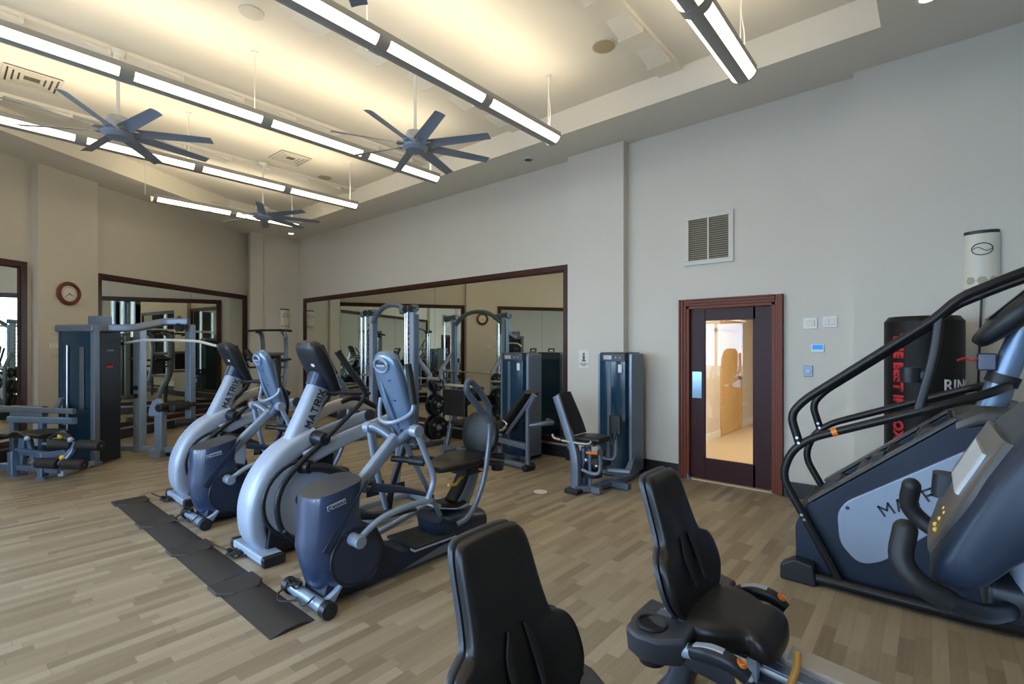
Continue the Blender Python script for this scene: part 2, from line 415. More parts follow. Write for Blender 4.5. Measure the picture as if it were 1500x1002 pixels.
mirror(0, 2.72, 2.62, LM(-3.82, 0, mz), 'dark-framed mirror cut off by the left edge, before the clock pilaster', (1.3,))

# ------------------------------------------------------------------ door and corridor
dr = bpy.data.objects.new('door_1', None); link(dr); dr.location = ((dx0+dx1)/2, D, 0); dr['kind'] = 'structure'
hw = (dx1-dx0)/2
cs = MB(); cw = .1
for sx in (-1, 1):
    cs.bb(sx*hw, sx*(hw+cw-.02), -.03, 0, 0, dz+cw-.02).bb(sx*(hw+.03), sx*(hw+cw-.02), -.045, 0, 0, dz+cw-.02).bb(sx*(hw+.062), sx*(hw+cw-.02), -.06, 0, 0, dz+cw-.02)
    cs.bb(sx*hw, sx*(hw-.035), -.02, .14, 0, dz)
cs.bb(-hw, hw, -.03, 0, dz, dz+cw-.02).bb(-hw, hw, -.045, 0, dz+.03, dz+cw-.02).bb(-hw, hw, -.06, 0, dz+.062, dz+cw-.02).bb(-hw, hw, -.02, .14, dz-.035, dz)
part('door_casing', cs, M_case, dr, .004, kind='structure')
h2 = hw-.037; z1 = dz-.04; st = .17
lf = MB().bb(-h2, -h2+st, .03, .075, .02, z1).bb(h2-st-.03, h2, .03, .075, .02, z1).bb(-h2+st, h2-st, .03, .075, .02, .27).bb(-h2+st, h2-st, .03, .075, z1-.14, z1)
leaf = part('door_leaf', lf, M_doorw, dr, .004, kind='structure')
part('door_glass', MB().bb(-h2+st-.01, h2-st-.02, .049, .056, .26, z1-.13), M_dglass, leaf, kind='structure')
part('push_plate', MB().bb(-h2+.02, -h2+.135, .024, .03, .98, 1.30), pm('blue_steel_plate', (.30, .42, .52), .18, .9), leaf, .002, kind='structure')
part('threshold', MB().bb(-hw, hw, -.02, .14, 0, .018), pm('threshold_strip', (.60, .45, .30), .4), dr, .003, kind='structure')
part('door_stop', MB().prism([(.0, 0), (.045, 0), (.015, .07), (.0, .07)], 'y', -.05, -.02), M_steel, dr, kind='structure', M=Matrix.Translation((-hw+.02, 0, 0)))
struct('floor_corridor', MB().bb(-5, 2.5, D+.14, 14, -.12, 0), M_tile)
struct('ceiling_corridor', MB().bb(-5, 2.5, D+.14, 14, 2.75, 2.85), M_cwall)
struct('wall_corridor_left', MB().bb(-3.07, -2.87, D+.9, 14, 0, 2.75).bb(-3.6, -2.62, D+.14, D+1.4, 0, 2.75), M_cwall)
struct('wall_corridor_right', MB().bb(1.6, 1.8, D+.14, 14, 0, 2.75), M_cwall)
struct('wall_corridor_end', MB().bb(-5, 2.5, 13.8, 14, 0, 2.75), M_cwall)
struct('baseboard_corridor', MB().bb(-2.87, -2.85, D+1.4, 9.05, 0, .13).bb(-2.87, -2.85, 10.35, 13.8, 0, .13).bb(-2.62, -2.60, D+.14, D+1.42, 0, .13).bb(-2.87, -2.60, D+1.4, D+1.42, 0, .13), M_white)
d2 = bpy.data.objects.new('door_2', None); link(d2); d2.location = (-2.87, 9.7, 0); d2['kind'] = 'structure'
part('door_casing', MB().bb(0, .03, -.62, -.5, 0, 2.2).bb(0, .03, .5, .62, 0, 2.2).bb(0, .03, -.5, .5, 2.08, 2.2), M_oak, d2, .004, kind='structure')
l2 = part('door_leaf', MB().bb(.0, .02, -.5, .5, .01, 2.08), M_oak, d2, .003, kind='structure')
part('door_knob', MB().ball((.06, .42, 1.0), .032).cyl((.02, .42, 1.0), (.06, .42, 1.0), .012), M_steel, l2, kind='structure')
tag(part('wall_cabinet', MB().bb(-2.87, -2.80, 11.2, 11.6, 2.05, 2.45), M_dgrey), 'small dark box high on the corridor wall behind the door glass', 'box')
rail = thing('towel_rail', 'pale rail across the top of the corridor seen through the door glass', 'rail', (-2.62, 7.2, 2.05))
part('bar', MB().cyl((.06, -.5, 0), (.06, 2.3, 0), .018), M_white, rail)
part('bracket', MB().cyl((0, -.45, 0), (.06, -.45, 0), .014), M_white, rail)
cl = thing('ceiling_light', 'square warm ceiling light in the corridor behind the door', 'light', (-1.2, 8.2, 2.75))
part('frame', MB().bb(-.32, .32, -.62, .62, -.03, 0), M_white, cl); part('diffuser', MB().bb(-.28, .28, -.58, .58, -.036, -.028), E_corr, cl)

# ------------------------------------------------------------------ linear lights
def arc(a0, a1, r0, r1, cz, n=8):
    o_ = [(r0*math.cos(R(a0+(a1-a0)*i/n)), cz+r0*.8*math.sin(R(a0+(a1-a0)*i/n))) for i in range(n+1)]
    i_ = [(r1*math.cos(R(a0+(a1-a0)*i/n)), cz+r1*.8*math.sin(R(a0+(a1-a0)*i/n))) for i in range(n, -1, -1)]
    return o_+i_
def linear(x, nseg, label, yend=4.47, z=3.93):
    r = thing('linear_light', label, 'light', (x, yend, z), group='suspended linear lights'); L_ = 1.142
    Y0 = -nseg*L_
    hs = MB().prism(arc(244, 296, .1050, .0918, 0), 'y', Y0, 0)
    hs.prism(arc(180, 192, .1066, .0886, 0, 3), 'y', Y0, 0).prism(arc(348, 360, .1066, .0886, 0, 3), 'y', Y0, 0)
    hs.bb(-.1050, -.0902, Y0, 0, 0, .03).bb(.0902, .1050, Y0, 0, 0, .03)
    part('housing', hs, M_lampm, r)
    for i in range(nseg):
        y1 = -i*L_; y0 = y1-L_
        a = .012 if i == 0 else .05
        for a0, a1 in ((192, 244), (296, 348)): part('diffuser', MB().prism(arc(a0, a1, .1017, .0968, 0), 'y', y0+.05, y1-a), E_lamp, r)
        part('uplight_lens', MB().bb(-.085, .085, y0+.05, y1-a, .012, .018), E_up, r)
        if i < nseg-1 or True: part('joint_band', MB().prism(arc(180, 360, .1074, .0902, 0, 16), 'y', y0-.0 if i == nseg-1 else y0-.05, y0+.05), M_lampm, r)
    part('end_cap', MB().prism(arc(180, 360, .1074, .001, 0, 16), 'y', -.012, .006), M_lampm, r)
    for i in range(0, nseg+1, 2):
        y = -i*L_-.09
        part('suspension_cable', MB().cyl((0, y, .0), (0, y, HT-z), .005, n=6).cyl((0, y, HT-z-.02), (0, y, HT-z), .035), M_white, r)
    part('power_cord', MB().tube([(.02, -.11, 0), (.035, -.1, .25), (.01, -.1, .45), (.02, -.1, HT-z)], .006, 6, sm=4), M_white, r)
    return r
linear(-1.22, 6, 'linear light at top right, nearest to the tray corner')
linear(-3.21, 6, 'long linear light crossing the top centre, second from the right')
linear(-5.2, 6, 'long linear light between the left fan and the centre fan')
linear(-7.2, 5, 'long linear light behind the left fan, ending above the far mirror')
linear(-9.2, 2, 'short two-section linear light, farthest, near the left wall')

# ------------------------------------------------------------------ fans
def fan(x, y, base, label, z=3.76):
    r = thing('ceiling_fan', label, 'fan', (x, y, z), group='ceiling fans')
    part('hub', MB().lathe([(.001, -.075), (.10, -.07), (.135, -.04), (.14, .0), (.12, .03), (.001, .035)], n=28), M_fan, r)
    part('motor_housing', MB().lathe([(.001, .03), (.10, .03), (.115, .07), (.09, .13), (.04, .15), (.001, .15)]), M_fangrey, r)
    part('rod', MB().cyl((0, 0, .14), (0, 0, HT-z-.02), .016, n=10), M_white, r)
    part('canopy', MB().lathe([(.001, HT-z-.08), (.04, HT-z-.08), (.07, HT-z-.03), (.07, HT-z-.021)]), M_white, r)
    for k in range(8):
        M = Matrix.Rotation(R(base+45*k), 4, 'Z')
        rs = []
        for t in range(9):
            x_ = .13+.72*t/8; wd = .125-.02*t/8; tw = -R(20-7*t/8); zz = -.01-.012*(t/8)
            prof = [(-1, .0), (-.5, .3), (0, .38), (.5, .28), (1, 0), (.5, .12), (0, .2), (-.5, .14)]
            rs.append([(x_, a*wd/2*math.cos(tw)-b*.02*math.sin(tw), zz+a*wd/2*math.sin(tw)+b*.02*math.cos(tw)) for a, b in prof])
        part('blade', MB(M).rings(rs), M_fan, r)
        part('blade_bracket', MB(M).bb(.1, .2, -.035, .035, -.018, -.002), M_fangrey, r, .004)
    return r
fan(-4.2, 3.33, 22, 'grey ceiling fan with eight blades, at the centre of the picture')
fan(-6.2, 1.19, 8, 'grey ceiling fan with eight blades, at the upper left')
fan(-8.2, 3.43, 19, 'grey ceiling fan with eight blades, farthest, above the left machines', 3.72)
fan(-2.13, 1.13, 0, 'grey ceiling fan mostly above the frame, one blade tip at top centre')

# ------------------------------------------------------------------ ceiling fittings
def diffuser(x, y, label, s=.24):
    r = thing('air_diffuser', label, 'vent', (x, y, HT), group='ceiling air diffusers')
    fr = MB()
    for k in range(4):
        a = s*(1-.2*k); b = a-.03; z = -.012+.004*k
        fr.bb(-a, a, -a, -b, z-.01, z).bb(-a, a, b, a, z-.01, z).bb(-a, -b, -b, b, z-.01, z).bb(b, a, -b, b, z-.01, z)
    part('louvre', fr, M_vent, r); part('backing', MB().bb(-s*.97, s*.97, -s*.97, s*.97, -.003, 0), M_ventd, r)
diffuser(-7.70, 3.64, 'square ceiling air diffuser left of the centre fan')
diffuser(-7.62, .70, 'square ceiling air diffuser at the far left above the fan')
def speaker(x, y, label, rr=.11, m=M_spk):
    r = thing('ceiling_speaker', label, 'speaker', (x, y, HT), group='ceiling speakers')
    part('rim', MB().lathe([(rr, 0), (rr+.012, 0), (rr+.012, -.008), (rr, -.008)]), M_vent, r); part('grille', MB().lathe([(.001, -.013), (rr*.7, -.012), (rr, -.009), (.001, -.0085)]), m, r)
speaker(-2.47, 4.30, 'round tan ceiling speaker beside the panelled chase at the top right')
speaker(-8.12, 4.45, 'round tan ceiling speaker near the far end of the tray')
speaker(-4.61, 1.83, 'round pale ceiling speaker beside the long light at the top', .09, M_vent)
def down(x, y, label, m):
    r = thing('downlight', label, 'light', (x, y, H), group='recessed downlights')
    part('ring', MB().lathe([(.055, 0), (.085, 0), (.085, -.008), (.055, -.012)]), M_white, r); part('lens', MB().lathe([(.001, -.016), (.05, -.015), (.055, -.0125), (.001, -.0122)]), m, r)
down(-4.386, 5.5, 'unlit recessed downlight in the soffit above the wide mirror', M_dgrey)
down(-10.25, 1.2, 'unlit recessed downlight in the soffit above the clock pilaster', M_dgrey)
down(-.02, 4.93, 'lit recessed downlight in the soffit at the top right', E_down)
down(-11.5, 5.45, 'lit recessed downlight in the soffit of the far corner', E_down)

# ------------------------------------------------------------------ wall fittings
r = thing('wall_vent', 'white louvred return-air grille high on the wall above the door', 'vent', (-2.01, D, 2.88))
vw, vh = .285, .30
part('frame', MB().bb(-vw, vw, -.025, 0, -vh, -vh+.055).bb(-vw, vw, -.025, 0, vh-.055, vh).bb(-vw, -vw+.055, -.025, 0, -vh+.055, vh-.055).bb(vw-.055, vw, -.025, 0, -vh+.055, vh-.055).bb(-.01, .01, -.02, 0, -vh+.05, vh-.05), M_vent, r, .004)
lv = MB()
for i in range(19): lv.box((0, -.01, -vh+.07+i*.0255), (2*vw-.11, .016, .004), (R(35), 0, 0))
part('louvre', lv, pm('louvre_tan', (.42, .38, .28), .5), r); part('backing', MB().bb(-vw+.03, vw-.03, -.003, 0, -vh+.03, vh-.03), M_ventd, r)

r = thing('wall_clock', 'round clock with a dark red wooden rim on the left pilaster', 'clock'); r.matrix_world = LM(-.597, .12, 2.42)
rm = MB(Matrix.Rotation(PI/2, 4, 'X')); rm.lathe([(.115, 0), (.17, 0), (.182, .02), (.165, .045), (.135, .05), (.118, .02)], n=40)
part('rim', rm, M_case, r); part('dial', MB(Matrix.Rotation(PI/2, 4, 'X')).lathe([(.001, .024), (.119, .024), (.119, .019), (.001, .019)], n=40), M_white, r)
part('hour_hand', MB().box((.025, -.028, -.018), (.07, .003, .009), (0, R(35), 0)), M_print, r); part('minute_hand', MB().box((-.03, -.031, -.03), (.09, .003, .006), (0, R(-42), 0)), M_print, r)
part('hour_marks', MB().torus((0, -.0255, 0), .10, .002, 'y', 36, 4), M_print, r)
r = thing('wall_notice', 'small white plate on the left pilaster beside the weight machine', 'sign'); r.matrix_world = LM(-.80, .12, 1.61)
part('plate', MB().bb(-.06, .06, -.012, 0, -.035, .035), M_white, r, .003)
for i, z in enumerate((1.87, 1.79, 1.46)):
    r = thing('paper_notice', ('faded paper notice on the clock pilaster, top one', 'faded paper notice on the clock pilaster, just above the white plate', 'faded paper notice on the clock pilaster, just below the white plate')[i], 'notice'); r.matrix_world = LM(-.78, .12, z)
    part('sheet', MB().bb(-.07, .07, -.003, 0, -.028, .028), pm('faded_paper', (.56, .535, .49), .7), r)

r = thing('safety_sign', 'white safety sign with a figure and dark lettering on the pilaster by the mirror', 'sign', (-3.65, D-.13, 1.43))
part('plate', MB().bb(-.085, .085, -.006, 0, -.125, .125), M_paper, r, .003)
part('pictogram', MB().bb(-.017, .017, -.008, -.005, -.01, .05).ball((0, -.007, .07), (.017, .003, .017)).bb(-.03, .03, -.0072, -.005, -.032, -.012), pm('sign_brown', (.13, .07, .05), .5), r)
sg = MB()
for i in range(11): sg.bb(-.062+.0115*i, -.062+.0115*i+.0085-.002*(i % 3), -.0075, -.005, -.072, -.059+.002*(i % 2))
for i in range(6): sg.bb(-.036+.0122*i, -.036+.0122*i+.009-.002*(i % 2), -.0075, -.005, -.091, -.08+.002*(i % 3 == 0))
part('lettering', sg, M_print, r)

def plate(x, z, w_, h_, label, cat, mat=M_white, name='light_switch'):
    r = thing(name, label, cat, (x, D, z)); part('cover_plate', MB().bb(-w_/2, w_/2, -.012, 0, -h_/2, h_/2), mat, r, .004); return r
r = plate(-.965, 1.845, .125, .115, 'white light switch plate with one broad rocker, right of the door', 'switch'); part('rocker', MB().bb(-.04, .04, -.02, -.01, -.032, .035), M_cream, r, .003)
r = plate(-.79, 1.855, .125, .115, 'white light switch plate with two slots, farther from the door', 'switch')
for sx in (-1, 1): part('rocker', MB().bb(sx*.027-.02, sx*.027+.02, -.019, -.01, -.03, .035), M_cream, r, .003)
r = plate(-.90, 1.585, .115, .085, 'white thermostat with a lit blue screen, right of the door', 'thermostat', name='thermostat'); part('screen', MB().bb(-.045, .045, -.018, -.011, -.012, .034), E_blue, r)
r = plate(-.985, 1.345, .085, .115, 'small grey control plate with a round button below the thermostat', 'switch', M_steel, 'door_release_button'); part('button', MB().cyl((0, -.022, 0), (0, -.01, 0), .018), M_lsilver, r)

def purifier(loc, rz, label, cord):
    r = thing('air_purifier', label, 'air purifier', loc, rz, 'wall air purifiers')
    def half(rr, z0, z1):
        a = [(rr*math.cos(R(180+t*10)), .0+rr*.62*math.sin(R(180+t*10))) for t in range(19)]
        return MB().prism(a, 'z', z0, z1)
    part('body', half(.118, -.235, .235), M_cream, r, .006); part('top_grille', half(.114, .235, .262), M_print, r, .004)
    def on(x, y, z): a = x/.118; ca = -PI/2+a*1.0; return Vector((118e-3*math.cos(ca), .0735*math.sin(ca)-z, y))
    for k in (-1, 0, 1):
        hexa = MB().rings([[on(k*.08+.036*math.cos(PI/3*i), -.165+.036*math.sin(PI/3*i), zz) for i in range(6)] for zz in (.0, .004)])
        part('hexagon_vent', hexa, pm('hexagon_tan', (.40, .37, .27), .6), r)
    lg = MB()
    for sgn in (1, -1): lg.tube([on(sgn*.07*math.cos(R(a)), .10+sgn*.05*math.sin(R(a)), .003) for a in range(-10, 191, 20)], .004, 5)
    lg.tube([on(-.06+.012*i, .10+.016*math.sin(i*.63), .003) for i in range(11)], .003, 5)
    part('emblem', lg, M_print, r)
    if cord: part('power_cord', MB().tube([(0, -.03, -.23), (-.01, -.02, -.6), (-.02, -.02, -1.0), (-.03, -.02, -1.6), (-.03, -.02, -1.9)], .008, 6, sm=4), M_cable, r)
purifier((.325, D-.111, 2.33), 0, 'cream wall-mounted air purifier with hexagons above the boxing bag', True)
purifier((XJ+.001, 5.60, 2.27), PI/2, 'cream air purifier in the far corner beside the wide mirror', False)

# ------------------------------------------------------------------ heavy bag
r = thing('boxing_bag', 'tall black standing boxing bag with red and white lettering against the wall', 'boxing bag', (-.055, 5.36, 0)); br = .262
part('bag', MB().lathe([(.001, .25), (br-.03, .25), (br, .29), (br, 1.81), (br-.03, 1.85), (.001, 1.86)], n=48), M_bag, r)
part('base', MB().lathe([(.001, 0), (.30, 0), (.33, .04), (.31, .2), (.26, .26), (.001, .26)], n=40), M_dark, r)
va = math.atan2(-5.36, .055)
def wrapper(a0, zc, vert, off=.001):
    def f(x, y, z):
        if vert: a = a0+y/br; h = zc-x
        else: a = a0+x/br; h = zc+y
        rr = br+off+z
        return Vector((rr*math.cos(a), rr*math.sin(a), h))
    return f
text('red_lettering', 'THE BEST IN BOXING', .105, M_red, r, (0, 0, 0), (1, 0, 0), (0, 0, 1), .002, bold=.007, wrap=wrapper(va-.66, 1.17, True), spacing=1.06)
text('white_lettering', 'RINGSIDE', .135, M_wprint, r, (0, 0, 0), (1, 0, 0), (0, 0, 1), .002, sx=.9, bold=.002, align='LEFT', wrap=wrapper(va+.48, 1.29, False))

# ------------------------------------------------------------------ cable ramp on the floor
ramp_n = 0
def ramp(x0, x1, flare, label):
    r = thing('cable_ramp', label, 'floor mat', (x0, 1.315, 0), group='rubber cable ramps'); L_ = x1-x0
    mb = MB(); y0, y1 = -.13, .13
    top = lambda a: [(y0, 0), (y0+.085, .022), (y1-.085, .022), (y1, 0)]
    mb.prism([(y0, 0), (y1, 0), (y1-.085, .022), (y0+.085, .022)], 'x', 0, L_)
    part('ramp', mb, M_mat, r)
    part('end_flap', MB().prism([(0, y0-.02), (.16, y0-.02), (.25, y0+.06), (.25, y1-.05), (.16, y1+.005), (0, y1+.005)], 'z', .0005, .024), M_mat, r, .006)
xs_ = [-6.36, -5.45, -4.55, -3.64, -2.74]
for i, l in enumerate(('rubber cable ramp section farthest away, before the first trainer', 'second rubber cable ramp section from the far end', 'third rubber cable ramp section from the far end', 'nearest rubber cable ramp section, before the nearest seated trainer')):
    ramp(xs_[i], xs_[i+1]-.005, 0, l)
tag(part('floor_plug', MB().lathe([(.001, 0), (.075, 0), (.072, .004), (.001, .005)]), M_white), 'round white cover plate set in the floor left of the hip machine', 'cover plate').location = (-3.29, 4.34, 0)

# ------------------------------------------------------------------ elliptical trainers with curved silver fender
X_ = (1, 0, 0)
def coil(mb, c, rr, n, r=.006):
    pts = []
    for i in range(n*10):
        a = i*2*PI/10; k = rr*(1+.25*math.sin(i*1.7)); pts.append((c[0]+k*math.cos(a), c[1]+k*.6*math.sin(a), c[2]+.012*math.sin(i*.9)+.012))
    return mb.tube(pts, r, 6, sm=2)
def elliptical(loc, label):
    r = thing('elliptical_trainer', label, 'elliptical trainer', loc, 0, 'silver elliptical trainers')
    part('front_foot', MB().bb(-.26, .26, -.02, .14, .012, .075), M_lsilver, r, .015, 3)
    for sx in (-1, 1): part('foot_cap', MB().bb(sx*.255, sx*.31, -.025, .145, .0, .08), M_dark, r, .02, 3)
    # fender: a broad arc from the front foot over to the mast
    p = [(0, .085, .08), (0, .025, .20), (0, .03, .40), (0, .105, .58), (0, .225, .725), (0, .375, .82), (0, .495, .875)]
    part('fender', MB().band(p, [.24, .26, .28, .28, .27, .25, .23], [.11, .135, .16, .175, .175, .165, .15], e=4, sm=6), M_lsilver, r, ang=50)
    # dark body under the fender and the round silver side discs
    body = [(.06, .02), (.10, .30), (.20, .55), (.36, .72), (.56, .80), (.62, .70), (.60, .45), (.66, .22), (.95, .14), (.98, .05), (.7, .02)]
    part('drive_housing', MB().prism(body, 'x', -.15, .15), M_dark, r, .015)
    for sx in (-1, 1):
        part('side_disc', MB().cyl((sx*.14, .33, .405), (sx*.172, .33, .405), .29, .28, n=56), M_lsilver, r, .008)
        part('disc_hub', MB().cyl((sx*.165, .33, .40), (sx*.18, .33, .40), .055, n=28), M_dgrey, r)
        part('disc_trim', MB().tube([(sx*.165, .33+.297*math.cos(R(a)), .405+.297*math.sin(R(a))) for a in range(80, 271, 10)], .014, 8), M_dark, r)
        # curved dark link down the side of the disc
        part('crank_link', MB().tube([(sx*.20, .49, .83), (sx*.215, .31, .71), (sx*.215, .165, .56), (sx*.215, .115, .40), (sx*.215, .15, .22), (sx*.215, .26, .10)], .022, 10, sm=5), M_dark, r)
        part('link_bolt', MB().cyl((sx*.225, .155, .21), (sx*.242, .155, .21), .012, n=10), M_chrome, r)
        part('crank_roller', MB().cyl((sx*.17, .33, .66), (sx*.24, .36, .655), .06, .05).tube([(sx*.22, .36, .655), (sx*.24, .5, .62), (sx*.22, .72, .50)], .04, 10, sm=4), M_dark, r)
        b = part('side_boom', MB().band([(sx*.17, .36, .71), (sx*.18, .70, .83), (sx*.19, 1.16, .945)], .055, [.12, .12, .105], e=3.5, sm=4), M_lsilver, r, ang=50)
        part('boom_joint', MB().cyl((sx*.15, 1.16, .945), (sx*.23, 1.16, .945), .055), M_dgrey, b)
        part('pedal_link', MB().band([(sx*.19, 1.16, .94), (sx*.19, 1.24, .62), (sx*.18, 1.22, .30)], .04, .06, e=3, sm=4), M_silver, r)
        pd = part('pedal', MB().band([(sx*.17, .86, .36), (sx*.17, 1.05, .31), (sx*.17, 1.28, .28)], .15, [.05, .04, .05], e=4, sm=4), M_rubber, r)
        part('pedal_rim', MB().bb(sx*.245, sx*.255, .86, 1.26, .30, .36), M_dark, pd)
        part('floor_rail', MB().band([(sx*.15, .8, .06), (sx*.22, 1.25, .055), (sx*.25, 1.72, .055)], .06, .06, e=4, sm=4), M_silver, r)
        # moving handlebar and pivot
        part('arm_pivot', MB().cyl((sx*.10, .475, .855), (sx*.25, .485, .855), .065, .05), M_dark, r, .012)
        hb = part('moving_handle', MB().tube([(sx*.24, .49, .86), (sx*.25, .62, .97), (sx*.27, .785, 1.12), (sx*.28, .82, 1.20), (sx*.28, .79, 1.28), (sx*.27, .68, 1.42), (sx*.26, .575, 1.565)], lambda t: .019+.006*(t > .55), 10, sm=6), M_dark, r)
        part('grip', MB().tube([(sx*.277, .76, 1.315), (sx*.27, .68, 1.42), (sx*.262, .58, 1.56)], .027, 10, sm=4), M_foam, hb)
    part('arm_cover', MB().band([(-.30, .60, .90), (-.30, .80, 1.02), (-.30, 1.05, 1.06), (-.30, 1.28, .96)], .09, [.08, .10, .11, .09], e=3, sm=5), M_beige, r)
    part('arm_cover_cap', MB().band([(-.30, .92, 1.075), (-.30, 1.08, 1.105), (-.30, 1.30, 1.0)], .095, [.05, .07, .07], e=3, sm=5), M_vinyl, r)
    part('rear_foot', MB().band([(-.36, 1.72, .045), (.36, 1.72, .045)], .08, .08, lat=(0, 1, 0), e=4), M_silver, r)
    # mast with lettering
    d = Vector((0, .40, .92)).normalized(); up = Vector((0, -d.z, d.y))
    m = part('mast', MB().band([(0, .335, .78), (0, .475, 1.09), (0, .60, 1.38)], [.17, .16, .15], [.18, .165, .155], e=3.6, sm=3), M_lsilver, r, ang=50)
    logo('lettering', 'MATRIX', .052, .042, .021, .011, M_print, m, Vector((.0812, .485, 1.09)), d, up, .004)
    # console
    c0, c1 = Vector((0, .445, 1.64)), Vector((0, .68, 1.20)); ax = (c1-c0).normalized(); nr = Vector((0, -ax.z, ax.y))
    part('console_neck', MB().band([(0, .545, 1.26), (0, .60, 1.40)], [.17, .2], [.17, .18], e=3.5), M_bluelit, r, ang=50)
    co = part('console', MB().band([c0-nr*.0, c0+ax*.06, c0+ax*.25, c1], [.24, .32, .34, .26], [.06, .12, .13, .08], e=4, sm=5), M_dark, r, ang=50)
    part('screen', MB().band([c0+ax*.06+nr*.064, c0+ax*.34+nr*.064], .26, .006, e=8), M_screen, co)
    for (a, b, w_) in ((.17, .065, .022), (.27, .05, .014)): part('sticker', MB().band([c0+ax*a-nr*.066+Vector((b, 0, 0)), c0+ax*(a+w_*1.2)-nr*.066+Vector((b, 0, 0))], w_*2.2, .004, e=8), M_paper, co)
    part('fixed_handle', MB().tube([(-.09, .60, 1.22), (-.22, .78, 1.20), (-.22, .93, 1.19), (0, .95, 1.19), (.22, .93, 1.19), (.22, .78, 1.20), (.09, .60, 1.22)], .016, 10, fl=.07), M_dark, r)
    part('power_cable', coil(MB(), (-.12, -.06, .01), .07, 4).tube([(-.05, -.05, .02), (.03, .0, .03), (.06, .06, .06)], .006, 6, sm=4).tube([(-.17, -.07, .02), (-.3, -.1, .03), (-.36, -.13, .045)], .006, 6, sm=4), M_cable, r)
    return r
e1 = elliptical((-3.95, 1.55, 0), 'nearer of two silver elliptical trainers, standing between the two blue-lit seated trainers')
dup(e1, (-5.93, 1.62, 0), 'farther of two silver elliptical trainers, leftmost machine of the row')

